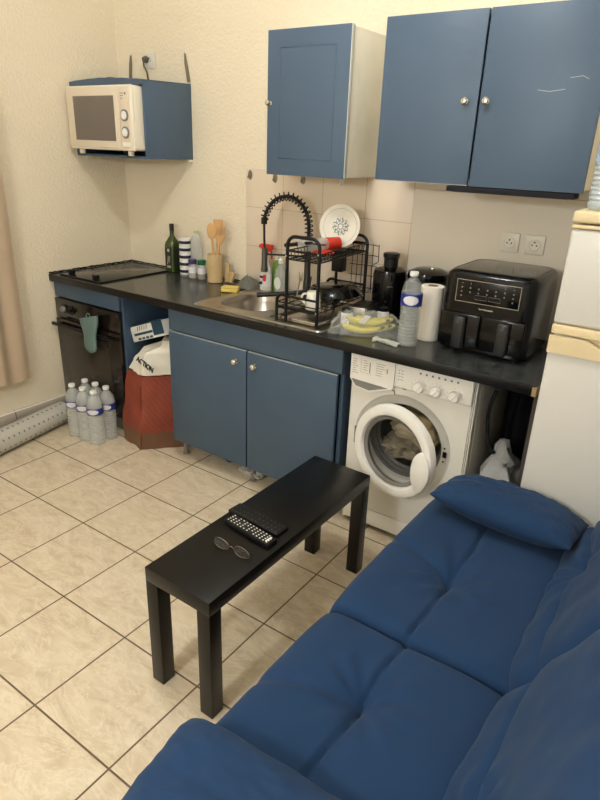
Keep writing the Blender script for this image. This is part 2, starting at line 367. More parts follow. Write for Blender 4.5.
# sink
sk = thing('sink', 'stainless steel inset sink with bowl on the left and drainer', 'sink', (1.5, -.34, .9))
m = M(); X0, X1, Y0, Y1, z = 1.12, 1.885, -.585, -.06, .9005
def rr(x0, x1, y0, y1, r, n=6):
    o = []
    for cx, cy, a in ((x1-r, y1-r, 0), (x0+r, y1-r, 90), (x0+r, y0+r, 180), (x1-r, y0+r, 270)):
        for k in range(n+1): t = RD(a+90*k/n); o.append((cx+r*cos(t), cy+r*sin(t)))
    return o
outer = rr(X0, X1, Y0, Y1, .03); bowl = rr(sx0+.006, sx1-.006, sy0+.006, sy1-.006, .12)
R = [[Vector((x, y, .9002)) for x, y in outer], [Vector((x, y, .905)) for x, y in rr(X0+.004, X1-.004, Y0+.004, Y1-.004, .028)],
     [Vector((x, y, .9045)) for x, y in rr(X0+.018, X1-.018, Y0+.018, Y1-.018, .02)], [Vector((x, y, .9025)) for x, y in rr(X0+.026, X1-.026, Y0+.026, Y1-.026, .018)]]
m.quad_rings(R, caps=False)
bo = [[Vector((x, y, zz)) for x, y in rr(sx0+.006+i, sx1-.006-i, sy0+.006+i, sy1-.006-i, .12-i*.4)] for i, zz in ((0, .9025), (.006, .897), (.012, .86), (.02, .79), (.035, .765), (.07, .755))]
# deck: bridge the two loops by matching index (same count)
m.quad_rings([R[-1], bo[0]], caps=False)
m.quad_rings(bo, caps=False); m.quad_rings([bo[-1]], caps=True)
m.lathe([(.001, .7575), (.03, .7575), (.036, .756)], (1.33, -.32, 0), mi=1)
bmesh.ops.remove_doubles(m.bm, verts=m.bm.verts, dist=1e-5)
obj('basin', m, [STEEL, DGREY], sk)
m = M()
for i in range(9):
    x = 1.56+i*.032; m.tube([(x, -.52, .9035), (x, -.13, .9035)], .0028, 6)
obj('drainer_ridges', m, STEEL, sk)

# faucet: black spring tap
fc = thing('kitchen_tap', 'tall black spring-coil kitchen tap behind the sink bowl', 'tap', (1.478, -.1, .905))
m = M().lathe([(.026, .905), (.026, .915), (.021, .92), (.019, .99), (.017, 1.0), (.0165, 1.2), (.018, 1.205), (.018, 1.215), (.01, 1.217)], (1.478, -.1, 0), 20)
m.cyl((1.478, -.1, .965), (1.515, -.13, .975), .009); m.tube([(1.515, -.13, .975), (1.53, -.142, 1.03)], .005)
obj('stem', m, mat('gunmetal', (70, 68, 64), .35, metal=.7), fc)
E1 = Vector((1.27, -.2, 1.295))
ctr = [(1.478, -.1, 1.215), (1.476, -.102, 1.29), (1.455, -.112, 1.355), (1.41, -.133, 1.4), (1.365, -.155, 1.408), (1.32, -.176, 1.39), (1.285, -.192, 1.345), E1]
path = smooth(ctr, 14)
obj('hose', M().tube(path, .009, 10), BLACK, fc)
L_ = [0]
for a, b in zip(path, path[1:]): L_.append(L_[-1]+(b-a).length)
tot = L_[-1]; turns = int(tot/.0205); hp = []
def at_len(s):
    for i in range(len(L_)-1):
        if L_[i+1] >= s: 
            k = (s-L_[i])/max(1e-9, L_[i+1]-L_[i]); return path[i].lerp(path[i+1], k), (path[i+1]-path[i]).normalized()
    return path[-1], (path[-1]-path[-2]).normalized()
for k in range(turns*10+1):
    s_ = tot*k/(turns*10); p, t = at_len(min(s_, tot-1e-6)); side = Vector((.9, -.43, 0)).cross(t).normalized() if False else t.cross(Vector((.42, .9, 0)).normalized()).normalized(); o2 = t.cross(side)
    a = 2*pi*k/10; hp.append(p+side*.02*cos(a)+o2*.02*sin(a))
obj('spring', M().tube(hp, .0034, 6), BLACK, fc)
m = M().lathe([(.014, 1.27), (.016, 1.272), (.016, 1.30), (.012, 1.303)], (E1.x, E1.y, 0), 16)
m.tube([(E1.x, E1.y, 1.275), (E1.x+.002, E1.y, 1.2), (E1.x+.004, E1.y, 1.15)], .006, 8)
obj('spout_pipe', m, BLACK, fc)
obj('spray_head', M().lathe([(.008, 1.155), (.015, 1.15), (.016, 1.06), (.019, 1.04), (.018, 1.03), (.01, 1.03)], (E1.x+.005, E1.y, 0), 16), mat('gunmetal_head', (96, 94, 88), .35, metal=.7), fc)
obj('holder_arm', M().tube([(1.478, -.1, 1.12), (1.38, -.145, 1.12), (E1.x+.012, E1.y+.006, 1.12)], .005, 8), BLACK, fc)

# ------------------------------------------------------------------ hob
hb = thing('hob', 'black glass two-ring ceramic hob set in the worktop by the corner', 'hob', (.25, -.33, .9))
obj('glass_top', rbox((.075, -.585, .9004), (.43, -.075, .9055), .002), mat('hob_glass', (30, 29, 29), .2), hb)
obj('edge_trim', M().box((.43, -.597, .9004), (.437, -.075, .909), .001).box((.075, -.597, .9004), (.437, -.59, .909), .001), BLACK, hb)
for x in (.125, .345):
    obj('control_block', rbox((x-.018, -.565, .9056), (x+.018, -.54, .932), .003), BLACK, hb)
for c in ((.25, -.19), (.23, -.40)):
    obj('cooking_ring', M().tube(arcpts((c[0], c[1], .9058), .085 if c[1] > -.3 else .07, 0, 350, 40, 'xy'), .0009, 4, closed=True), INKG, hb)

# ------------------------------------------------------------------ oven housing
FY = -.600
oh = thing('oven_cabinet', 'blue corner base unit housing the black oven', 'cabinet', (.3, -.3, 0))
obj('fascia', rbox((.003, FY+.002, .768), (.581, FY+.02, .858), .001), BLUE, oh)
obj('side_panel', M().box((.583, -.585, .05), (.6, -.02, .858), .001), BLUED, oh)
obj('side_panel', M().box((.003, -.575, .05), (.02, -.02, .76), .001), BLUED, oh)
obj('bottom_panel', M().box((.02, -.56, .08), (.583, -.02, .1)), BLUED, oh)
obj('plinth', rbox((.003, -.55, .002), (.583, -.535, .115)), mat('grey_plinth', (128, 122, 112), .6), oh)
ov = thing('oven', 'built-in black glass oven with teal mitt on its handle', 'oven', (.3, -.3, .1))
obj('body', rbox((.022, -.585, .101), (.581, -.05, .758)), DGREY, ov)
obj('control_panel', rbox((.006, -.607, .645), (.58, -.586, .76), .004), OVEN, ov)
dr = obj('door', rbox((.006, -.612, .13), (.58, -.586, .638), .005), OVEN, ov)
obj('window', rbox((.09, -.6135, .24), (.485, -.611, .545), .001), OVENW, dr)
hd = M().box((-.0+.004, -.648, .598), (.575, -.632, .618), .005)
for x in (.05, .53): hd.box((x-.01, -.636, .6), (x+.01, -.611, .616), .002)
obj('handle', hd, BLACK, dr)
obj('vent_slot', rbox((.33, -.616, .545), (.47, -.6112, .572), .002), BLACKM, dr)
for x in (.10, .165):
    k = M().cyl((x, -.607, .705), (x, -.612, .705), .026, mi=1).cyl((x, -.612, .705), (x, -.632, .705), .018 if x < .12 else .012, bev=.003).box((x-.003, -.636, .69), (x+.003, -.63, .72), .001)
    obj('knob', k, [GREYP if x < .12 else BLACK, BLACK], ov)
obj('screw', M().cyl((.567, -.607, .742), (.567, -.609, .742), .004), STEEL, ov)
# silicone mitt
def mittf(u, v):
    a = 2*pi*u; zz = .505+v*.215; wv_ = .040+.034*v+.006*sin(v*9); dv = .014+.012*v
    if v < .12: k = sqrt(max(0, v/.12)); wv_ *= .25+.75*k; dv *= .25+.75*k
    tx = .385+.016*v; lift = .02*cos(a)*(v**6)
    return Vector((tx+wv_*cos(a), -.664-.004*v+dv*sin(a), zz+lift))
mm = M().grid(mittf, 28, 24); 
bmesh.ops.remove_doubles(mm.bm, verts=mm.bm.verts, dist=1e-4)
bmesh.ops.solidify(mm.bm, geom=list(mm.bm.faces), thickness=.003)
mt_ = obj('oven_mitt', mm, TEAL, label='teal silicone oven mitt hanging on the oven handle', cat='oven mitt')
obj('hanging_loop', M().tube(smooth([(.37, -.655, .705), (.36, -.652, .722), (.375, -.65, .732), (.39, -.652, .722), (.385, -.655, .705)], 5), .003, 6), TEAL, mt_)

# ------------------------------------------------------------------ sink base cabinet and niche
sc = thing('sink_cabinet', 'blue base cabinet with two doors under the sink', 'cabinet', (1.49, -.3, 0))
obj('carcass', M().box((.968, -.575, .1), (.986, -.02, .857)).box((1.994, -.575, .1), (2.012, -.02, .857)).box((.986, -.56, .1), (1.994, -.02, .118)).box((.986, -.035, .118), (1.994, -.02, .74)), BLUED, sc)
obj('fascia', rbox((.968, FY, .745), (2.012, -.576, .858), .0015), BLUE, sc)
for x0, x1, kx in ((.966, 1.484, 1.425), (1.492, 1.992, 1.54)):
    dr = obj('door', rbox((x0, FY-.003, .112), (x1, FY+.016, .735), .002), BLUE, sc)
    obj('worn_edge', rbox((x0+.001, FY-.001, .7352), (x1-.001, FY+.014, .7372), .0008), EDGE, dr, label='whitish worn top edge')
    K = M().lathe([(.011, 0), (.011, .003), (.005, .005), (.005, .014), (.013, .02), (.014, .026), (.009, .031), (.001, .032)], seg=16)
    bmesh.ops.transform(K.bm, matrix=RT((kx, FY-.003, .675), rx=90), verts=K.bm.verts)
    obj('knob', K, CHROME, dr)
for x in (.985, 1.475, 1.97):
    obj('leg', M().cyl((x, -.53, 0), (x, -.53, .1), .012, .014).cyl((x, -.53, 0), (x, -.53, .010), .018), GREYP, sc)
nb = obj('niche_panel', M().box((.6, -.035, .02), (.968, -.02, .857)), BLUED, label='blue back panel of the open niche between oven and sink unit', cat='panel')

# ------------------------------------------------------------------ things in the niche
def bagloft(levels, n=40, wr=.01, seed=0, T=None, close=True):
    rings = []
    for li, (z, pts_) in enumerate(levels):
        P = [Vector((x, y, z)) for x, y in pts_]; loop = []
        m4 = len(P)
        for i in range(n):
            t = i/n*m4; a = int(t); f = t-a; f = f*f*(3-2*f)*.25+f*.75
            p = P[a].lerp(P[(a+1) % m4], f); c = sum(P, Vector())/m4
            d = (p-c); q = nz(p.x*14+seed, p.y*14, z*9)*wr + nz(p.x*40+seed, p.y*40, z*25)*wr*.4
            p = p+d.normalized()*q; loop.append(p+Vector((0, 0, q*.6 if li == len(levels)-1 else 0)))
        rings.append(loop)
    return M().quad_rings(rings, caps=close)
def lerp4(a, b, k): return [(x0+(x1-x0)*k, y0+(y1-y0)*k) for (x0, y0), (x1, y1) in zip(a, b)]
b0 = [(.615, -.585), (.765, -.655), (.945, -.43), (.76, -.35)]; b1 = [(.63, -.54), (.765, -.585), (.93, -.42), (.76, -.33)]
b0 = [(.562, -.625), (.755, -.662), (.945, -.45), (.80, -.35), (.625, -.592)]; b1 = [(.612, -.60), (.765, -.628), (.94, -.44), (.78, -.34), (.635, -.5)]
bm_ = [(.578, -.628), (.765, -.665), (.95, -.45), (.79, -.34), (.63, -.59)]
lv = [(.001, b0), (.01, b0)]+[(.44*k/14, lerp4(b0, bm_, k/5) if k < 5 else lerp4(bm_, b1, (k-5)/9)) for k in range(1, 15)]
lv.append((.455, lerp4(b1, [(.76, -.45)]*5, .35)))
rb = obj('shopping_bag', bagloft(lv, 56, .009, 3), RBAG, label='red woven shopping bag with brown base standing in the niche beside the oven', cat='bag', angle=60)
rb_s = obj('seam', M().tube([(.76+.004*sin(k*1.3), -.665+.003*k, .02+.04*k) for k in range(10)], .003, 5), mat('bag_seam', (110, 44, 30), .7), rb)
w0 = [(.62, -.59), (.765, -.635), (.94, -.45), (.80, -.36)]; w1 = [(.69, -.53), (.79, -.60), (.94, -.46), (.84, -.38)]; w2 = [(.76, -.46), (.82, -.53), (.935, -.45), (.87, -.4)]
lv = [(.452+.014*k, lerp4(w0, w1, k/9)) for k in range(10)] + [(.605, w2), (.63, lerp4(w2, w1, -.2))]
wb = bagloft(lv, 48, .02, 11)
for v in wb.bm.verts:
    if v.co.z < .47: v.co.z -= .02*abs(nz(v.co.x*20, v.co.y*20, 5)); 
wbag = obj('plastic_bag', wb, WBAG, label='crumpled white plastic carrier bag printed ACTION on top of the red bag', cat='bag', angle=70)
dirx = Vector((.93, -.12, -.22)).normalized(); nrm = Vector((-.35, -.9, .2)); nrm = (nrm-dirx*nrm.dot(dirx)).normalized(); upv = nrm.cross(dirx)
ro = Matrix(((dirx.x, upv.x, nrm.x), (dirx.y, upv.y, nrm.y), (dirx.z, upv.z, nrm.z))).to_4x4()
text('printed_word', 'ACTION', .04, (.80, -.632, .52), ro, INK, wbag, .0015, .0012, 'dark printed letters')
bx = thing('product_box', 'white and dark blue printed box tilted on top of the white bag', 'box', (.765, -.43, .688))
TB = RT((0, 0, 0), ry=-20, rz=-6) @ Matrix.Scale(1.2, 4)
obj('carton', M().box((-.13, -.11, -.04), (.13, .11, .03), .002, T=TB), BOXW, bx, local=True)
pr_ = M().box((-.131, -.111, .0305), (.131, .111, .036), .001, T=TB).box((.05, -.1125, -.03), (.131, -.111, .03), .0005, T=TB)
for k in range(4): pr_.box((-.08+.032*k, -.1125, -.036), (-.058+.032*k, -.111, -.026), .0005, T=TB)
pr_.box((-.105, -.1125, -.014), (.045, -.111, -.003), .0005, T=TB)
for k in range(5): pr_.tube([(-.07+.018*k, -.1118, .008), (-.062+.018*k, -.1118, .026)] , .0018, 4, T=TB)
obj('printed_panels', pr_, BOXT, bx, local=True, label='dark teal printed areas')

# ------------------------------------------------------------------ wall cabinets
def knob(x, y, z, par, r=.013):
    K = M().lathe([(r*.8, 0), (r*.8, .003), (r*.4, .005), (r*.4, .012), (r, .018), (r*1.05, .024), (r*.7, .029), (.001, .03)], seg=16)
    bmesh.ops.transform(K.bm, matrix=RT((x, y, z), rx=90), verts=K.bm.verts); return obj('knob', K, CHROME, par)
def carc(x0, x1, y0, z0, z1, t=.016, yb=-.009):
    return M().box((x0, y0, z0), (x0+t, yb, z1), .001).box((x1-t, y0, z0), (x1, yb, z1), .001).box((x0+t, y0, z0), (x1-t, yb, z0+t)).box((x0+t, y0, z1-t), (x1-t, yb, z1)).box((x0+t, yb-.006, z0+t), (x1-t, yb, z1-t))
ca = thing('wall_cabinet', 'single-door blue wall cabinet above the sink', 'cabinet', (1.57, -.15, 1.52))
obj('carcass', carc(1.362, 1.785, -.283, 1.518, 2.095, yb=-.01), CREAM, ca)
d = obj('door', rbox((1.360, -.303, 1.514), (1.783, -.285, 2.1), .002), BLUEU, ca)
fr = [(1.43, 1.585), (1.715, 1.585), (1.715, 2.03), (1.43, 2.03)]
obj('door_moulding', M().tube([(x, -.3025, z) for x, z in smooth([Vector((a, b, 0)) for a, b in fr], 1, True) and fr], .0022, 6, closed=True), BLUEU, d)
obj('worn_edge', rbox((1.784, -.3035, 1.516), (1.788, -.285, 2.099), .0008), EDGE, d, label='whitish worn door edge')
knob(1.378, -.303, 1.815, d, .011)
cb_ = thing('wall_cabinet', 'wide two-door blue wall cabinet above the worktop and fridge corner', 'cabinet', (2.36, -.17, 1.52))
obj('carcass', carc(1.957, 2.768, -.312, 1.528, 2.102, yb=-.016), CREAM, cb_)
d = obj('door', rbox((1.955, -.333, 1.524), (2.352, -.314, 2.104), .002), BLUEU, cb_); knob(2.307, -.333, 1.812, d)
obj('worn_edge', rbox((1.9535, -.331, 1.521), (2.351, -.314, 1.5235), .0008), EDGE, d, label='whitish worn bottom edge')
d = obj('door', rbox((2.360, -.333, 1.520), (2.770, -.314, 2.104), .002), BLUEU, cb_); knob(2.386, -.333, 1.812, d)
obj('scratch', M().tube([(2.56, -.3335, 1.845), (2.6, -.3335, 1.84), (2.65, -.3335, 1.846)], .001, 4).tube([(2.66, -.3335, 1.88), (2.7, -.3335, 1.885), (2.72, -.3335, 1.875)], .001, 4), EDGE, d, label='pale scratch marks')
obj('under_cabinet_light', M().box((2.27, -.33, 1.498), (2.745, -.25, 1.519), .003).box((2.29, -.32, 1.496), (2.72, -.26, 1.4985), .001, mi=1), [DARKC, GREYP], label='slim dark unlit light strip under the double wall cabinet', cat='light')

# ------------------------------------------------------------------ microwave shelf box
sb = thing('wall_box_shelf', 'open-fronted blue wall box in the corner holding the microwave', 'shelf', (.3, -.17, 1.555))
m = M().box((.001, -.342, 1.549), (.593, -.001, 1.561), .001).box((.577, -.342, 1.561), (.593, -.001, 1.925), .001).box((.001, -.342, 1.561), (.012, -.001, 1.925), .001).box((.012, -.012, 1.561), (.577, -.001, 1.925), .001)
obj('shell', m, BLUEU, sb)
cov = []
for i in range(31):
    u = i/30; x = .001+.592*u; zt = 1.9255+.012*sin(u*3.4)+.005*abs(nz(u*6, 1, 2)); zb = 1.9255+.004*sin(u*3.1)
    cov.append([Vector((x, -.352, 1.902)), Vector((x, -.352, zt)), Vector((x, -.345, zt+.003)), Vector((x, -.003, zb+.010)), Vector((x, -.003, zb)), Vector((x, -.3435, zb)), Vector((x, -.3435, 1.902))])
obj('top_cover', M().quad_rings(cov), BLUEU, sb, label='wavy blue top covering')
obj('corner_bracket', M().box((.575, -.03, 1.538), (.6, -.001, 1.5485), .002), WHITE2, sb, label='white corner bracket'); obj('cable_end', M().box((.06, -.33, 1.532), (.066, -.32, 1.5485), .001), WHITE2, sb)
mw = thing('microwave', 'cream microwave with two dials sitting in the blue wall box', 'microwave', (.3, -.2, 1.563))
bd = M().box((.03, -.39, 1.588), (.569, -.02, 1.898), .012, 3)
obj('body', bd, CREAMP2, mw)
obj('front_frame', M().box((.034, -.403, 1.586), (.569, -.388, 1.9), .012, 3), CREAMP2, mw)
dr = obj('door', rbox((.04, -.41, 1.597), (.472, -.4, 1.893), .006), CREAMP, mw)
obj('window', rbox((.10, -.412, 1.632), (.435, -.409, 1.85), .003), MWIN, dr)
obj('control_panel', rbox((.477, -.408, 1.6), (.548, -.4, 1.89), .004), CREAMP, mw)
for z in (1.756, 1.675):
    k = M().cyl((.512, -.408, z), (.512, -.412, z), .029, mi=1, seg=28).cyl((.512, -.412, z), (.512, -.42, z), .021, .019, seg=28, bev=.003).box((.5095, -.4235, z-.017), (.5145, -.419, z+.017), .001)
    obj('dial', k, [WHITE2, GREYP], mw)
obj('open_button', rbox((.484, -.412, 1.606), (.542, -.407, 1.628), .002), WHITE2, mw)
pm = M()
for i in range(3): pm.box((.487, -.4087, 1.858-.012*i), (.512-.004*i, -.4079, 1.861-.012*i))
pm.cyl((.525, -.4079, 1.858), (.525, -.4088, 1.858), .006, seg=12)
obj('printed_marks', pm, INKG, mw)
for x, y in ((.09, -.37), (.5, -.37), (.09, -.06), (.5, -.06)): obj('foot', M().cyl((x, y, 1.5615), (x, y, 1.589), .016, bev=.003), CREAMP2, mw)
# straps, socket, plug
for x0, x1, zt in ((.123, .11, 2.096), (.557, .585, 2.087)):
    obj('hanging_strap', M().tube([(x0, -.004, zt), (x0+.3*(x1-x0), -.006, zt-.05), (x1, -.008, 1.945)], [.004, .009, .010], 8).cyl((x0, -.001, zt+.004), (x0, -.008, zt+.004), .008, mi=1), [STRAP, CREAMP2], sb, label='grey strap hooked on the wall')
def socket(x, z, label, y=-.001, group=None):
    t = thing('wall_socket', label, 'socket', (x, y, z-.04), group=group)
    obj('cover_plate', M().box((x-.04, y-.009, z-.04), (x+.04, y, z+.04), .004), SOCK, t)
    m = M().cyl((x, y-.009, z), (x, y-.0105, z), .024, seg=32).tube(arcpts((x, y-.0105, z), .023, 0, 348, 30), .0018, 6, closed=True)
    obj('socket_ring', m, SOCK, t)
    obj('contact', M().cyl((x-.0095, y-.01, z-.002), (x-.0095, y-.0112, z-.002), .0032, seg=10).cyl((x+.0095, y-.01, z-.002), (x+.0095, y-.0112, z-.002), .0032, seg=10).cyl((x, y-.01, z+.011), (x, y-.016, z+.011), .003, seg=10), HOLE, t)
    return t
socket(.285, 2.06, 'white wall socket above the microwave box')
pl_ = thing('power_plug', 'grey plug and cord in the socket above the microwave', 'plug', (.258, -.02, 2.03))
obj('plug_body', M().cyl((.262, -.011, 2.066), (.262, -.036, 2.062), .019, .015, bev=.004), CORD, pl_)
obj('cord', M().tube(smooth([(.262, -.035, 2.055), (.264, -.035, 2.03), (.268, -.02, 2.0), (.27, -.014, 1.955)], 6), .0045, 8), CORD, pl_)
socket(2.46, 1.292, 'white wall socket nearer the tiles, left of the pair above the air fryer', -.0145)
socket(2.565, 1.292, 'white wall socket nearer the fridge, right of the pair above the air fryer', -.0145)
obj('wall_clip', M().box((2.575, -.001, 1.372), (2.58, -.018, 1.376)), INKG) if False else None
for i, (x, z) in enumerate(((1.022, 1.489), (1.191, 1.483), (1.37, 1.486))):
    h = obj('adhesive_hook', M().lathe([(.001, -.006), (.012, -.005), (.0155, 0), (.001, .001)], T=RT((x, -.0105, z), rx=90), sy=1.6).tube(smooth([(x, -.016, z+.005), (x, -.022, z-.008), (x, -.03, z-.014), (x, -.032, z-.004)], 4), .002, 6),
        mat('hook_grey%d' % i, (140, 132, 120), .35, metal=.5), label=('grey oval adhesive hook at the left edge of the tiles', 'grey oval adhesive hook left under the single wall cabinet, between two others', 'grey oval adhesive hook nearest the middle of the single wall cabinet')[i], cat='hook')
h = obj('adhesive_hook', M().box((1.59, -.014, 1.478), (1.612, -.0095, 1.512), .004).tube(smooth([(1.601, -.014, 1.485), (1.601, -.024, 1.474), (1.6, -.028, 1.482)], 4), .003, 6), WHITE2, label='small white hook on the tiles above the plate', cat='hook')

# ------------------------------------------------------------------ items on the worktop, left group
ZW = .9005
m_oil = thing('oil_bottle', 'dark green square olive oil bottle by the left end of the splash wall', 'bottle', (.455, -.062, ZW))
m = M().quad_rings([[Vector((x, y, z)) for x, y in rr(-r, r, -r, r, max(r*q, .001), 5)] for r, z, q in ((.030, .0, .4), (.036, .004, .4), (.037, .16, .4), (.035, .178, .6), (.024, .2, .9), (.015, .214, .99), (.013, .222, .99), (.013, .245, .99))])
obj('glass', m, GLASSB, m_oil, local=True)
obj('cap', M().lathe([(.014, .245), (.014, .283), (.012, .286)], seg=16), BLACK, m_oil, local=True)
obj('label', M().box((-.026, -.0385, .02), (.028, -.0368, .15), .0005).box((.0368, -.026, .02), (.0385, .026, .15), .0005), LABELD, m_oil, local=True)
obj('printed_emblem', M().cyl((.004, -.0385, .133), (.004, -.0392, .133), .010, seg=14).box((-.012, -.0392, .03), (.02, -.0384, .04)).tube([(-.008, -.039, .05), (.002, -.039, .1), (.008, -.039, .06), (.016, -.039, .1)], .0025, 4), GOLD, m_oil, local=True)
tubz = 0
zz = ZW
for i in range(5):
    t = thing('stacking_tub', ('lowest white tub with navy band in the stack beside the oil bottle', 'second white tub from the bottom of the stack beside the oil bottle', 'middle white tub with navy band in the stack beside the oil bottle', 'fourth white tub from the bottom, just under the topmost of the stack', 'topmost white tub with navy band in the stack beside the oil bottle')[i], 'tub', (.562, -.062, zz), group='stacked tubs on the worktop')
    obj('tub', M().lathe([(.033, 0), (.034, .003), (.0355, .012), (.0355, .04), (.033, .042), (.001, .042)], seg=24), WHITE2, t, local=True)
    obj('band', M().lathe([(.0362, .012), (.0362, .029)], seg=24, caps=False), NAVY, t, local=True)
    zz += .0425
def pet(name, label, loc, h, r, mat_, capm, lab=None, labz=(.45, .6), ribs=True, group=None, cat='bottle', rz=0, labm=None, contents=None):
    t = thing(name, label, cat, loc, rz, group)
    pr = [(r*.55, .002), (r*.8, 0), (r*.96, h*.02), (r, h*.05)]
    n = 26
    for k in range(n):
        f = .06+.60*k/n; q = 1
        if ribs and (f < labz[0]-.02): q = 1-.09*(k % 2)
        pr.append((r*q, h*f))
    pr += [(r, h*.72), (r*.95, h*.78), (r*.76, h*.85), (r*.48, h*.905), (r*.34, h*.92), (r*.34, h*.945)]
    obj('bottle_body', M().lathe(pr, seg=24), mat_, t, local=True)
    obj('cap', M().lathe([(r*.40, h*.945), (r*.42, h*.95), (r*.42, h*.99), (r*.38, h)], seg=16), capm, t, local=True)
    if lab:
        lb = obj('label', M().lathe([(r*1.02, h*labz[0]), (r*1.02, h*labz[1])], seg=28, caps=False), lab, t, local=True)
        if labm: obj('label_patch', M().grid(lambda u, v: Vector((r*1.035*cos(a0+(u-.5)*1.5*sqrt(max(.05, 1-(2*v-1)**2))), r*1.035*sin(a0+(u-.5)*1.5*sqrt(max(.05, 1-(2*v-1)**2))), h*(labz[0]+(labz[1]-labz[0])*(.12+.76*v)))), 8, 8), labm, lb, local=True)
    if contents:
        obj('contents', M().lathe([(r*.5, h*.01), (r*.9, h*.02), (r*.94, h*.05), (r*.94, h*contents[1])], seg=20), contents[0], t, local=True)
    return t
a0 = RD(-60)
pet('plastic_bottle', 'clear empty bottle with pale green cap behind the spice jars', (.645, -.05, ZW), .265, .036, CLEAR, mat('pale_green_cap', (190, 200, 140), .4), ribs=False)
def jar(x, y, label, lid, cont, h=.11, r=.025, cfrac=.5):
    t = thing('spice_jar', label, 'jar', (x, y, ZW), group='spice jars on the worktop')
    obj('glass', M().lathe([(r*.9, 0), (r, .004), (r, h*.68), (r*.8, h*.76)], seg=20), CLEAR2, t, local=True)
    obj('contents', M().lathe([(r*.85, .002), (r*.93, .006), (r*.93, h*cfrac), (.001, h*cfrac)], seg=20), cont, t, local=True)
    obj('label', M().lathe([(r*1.02, h*.28), (r*1.02, h*.6)], seg=20, caps=False), LWHITE, t, local=True)
    obj('lid', M().lathe([(r*.98, h*.76), (r*1.0, h*.78), (r*1.0, h*.98), (r*.9, h)], seg=20), lid, t, local=True)
jar(.676, -.118, 'glass spice jar with purple lid, nearest the striped tubs', PURP, SPICE2)
jar(.735, -.105, 'glass spice jar with green lid between two others', GREENL, SPICE)
jar(.775, -.06, 'glass spice jar with green lid tucked against the utensil holder', GREENL, SPICE, h=.115)
uh = obj('utensil_holder', M().lathe([(.04, 0), (.044, .003), (.0445, .158), (.042, .16), (.040, .158), (.039, .01), (.001, .01)], (.85, -.115, ZW)), HOLD, label='tan cylindrical utensil holder on the worktop', cat='utensil holder')
def spoon(label, base, tip, hw, hl, name, slots=0):
    b, t = Vector(base), Vector(tip); d = (t-b).normalized(); n = Vector((.5, -.85, 0)); n = (n-d*n.dot(d)).normalized(); s_ = d.cross(n)
    m = M().tube([b, t-d*hl*.9], .006, 8)
    if slots == 0:
        rings = []
        for k in range(13):
            f = k/12; wd = hw*sqrt(max(.02, 1-(2*f-1)**2)) if name == 'wooden_spoon' else hw*(min(1, .35+f*1.8))
            c = t-d*hl*(1-f)
            rings.append([c+s_*wd*cos(a)+n*(.005)*sin(a) for a in [2*pi*q/16 for q in range(16)]])
        m.quad_rings(rings)
    else:
        rings = []
        for k in range(8):
            f = k/7*.5; wd = hw*min(1, .4+f*1.6); c = t-d*hl*(1-f)
            rings.append([c+s_*wd*cos(a)+n*.005*sin(a) for a in [2*pi*q/16 for q in range(16)]])
        m.quad_rings(rings)
        for q in (-1, 0, 1):
            c = t-d*hl*.52+s_*q*hw*.72; m.tube([c, c+d*hl*.3, c+d*hl*.52], [.0055, .005, .003], 8)
    return obj(name, m, WOOD, label=label, cat=name.split('_')[1])
spoon('round wooden spoon leaning left in the tan utensil holder', (.85, -.11, .93), (.808, -.10, 1.225), .026, .09, 'wooden_spoon')
spoon('flat wooden spatula standing behind in the tan utensil holder', (.845, -.098, .93), (.845, -.075, 1.245), .027, .1, 'wooden_spatula')
spoon('slotted wooden fork leaning right in the tan utensil holder', (.86, -.125, .93), (.893, -.105, 1.215), .027, .1, 'wooden_fork', 1)
wbr = M().box((-.016, -.006, 0), (.016, .006, .11), .005, T=RT((.915, -.085, ZW+.002), rx=-14, ry=-9)).box((-.014, -.009, .0), (.014, .009, .06), .003, T=RT((.93, -.075, ZW+.003), rx=-14, ry=12))
obj('wooden_scraper', wbr, mat('worn_wood', (190, 160, 112), .7, var=.15, vscale=30), label='small wooden scraper leaning at the right of the utensil holder', cat='scraper')
# sponge and soap dish
t = thing('sponge', 'yellow washing-up sponge on the rear left of the sink rim', 'sponge', (1.078, -.245, ZW), 25)
obj('foam', M().box((-.045, -.03, 0), (.045, .03, .022), .006, T=RT((0, 0, .001), ry=0)), SPONGE, t, local=True); obj('scourer', M().box((-.045, -.03, .0225), (.045, .03, .029), .003), mat('pale_scourer', (222, 196, 110), .95), t, local=True)
m = M().grid(lambda u, v: Vector((1.02+(.13)*u+.012*nz(u*4, v*4), -.155+.12*v, ZW+.003+.055*sin(pi*u)**.6*sin(pi*v)**.6*(1+.5*nz(u*5, v*5, 3)))), 16, 12, .002)
obj('strainer_cover', m, mat('grey_translucent', (150, 150, 138), .25, alpha=.8), label='crumpled grey translucent packet between sponge and spray bottle', cat='packet')
# spray bottle
sp = thing('spray_bottle', 'white spray bottle with red trigger behind the sink', 'bottle', (1.192, -.08, ZW))
obj('bottle_body', M().lathe([(.03, 0), (.036, .004), (.036, .1), (.031, .125), (.015, .17), (.013, .205)], seg=24, sy=.7), mat('spray_body', (206, 204, 192), .35), sp, local=True)
obj('label', M().lathe([(.037, .025), (.037, .095)], seg=24, caps=False, sy=.7), LWHITE, sp, local=True)
obj('label_print', M().box((-.02, -.0285, .07), (.0, -.0262, .082)).box((.002, -.0285, .055), (.02, -.0262, .09), mi=1).box((-.022, -.0285, .035), (-.004, -.0262, .05)), [INK, RED], sp, local=True)
obj('trigger', M().cyl((0, 0, .203), (0, 0, .225), .016, bev=.003).box((-.035, -.012, .222), (.045, .012, .250), .006).tube([(.025, 0, .225), (.04, -.002, .2), (.042, -.004, .175)], [.006, .005, .004], 8).box((-.045, -.008, .228), (-.033, .008, .243), .002), RED, sp, local=True)
gs = thing('soap_bottle', 'green washing-up liquid bottle behind the clear one', 'bottle', (1.235, -.038, ZW))
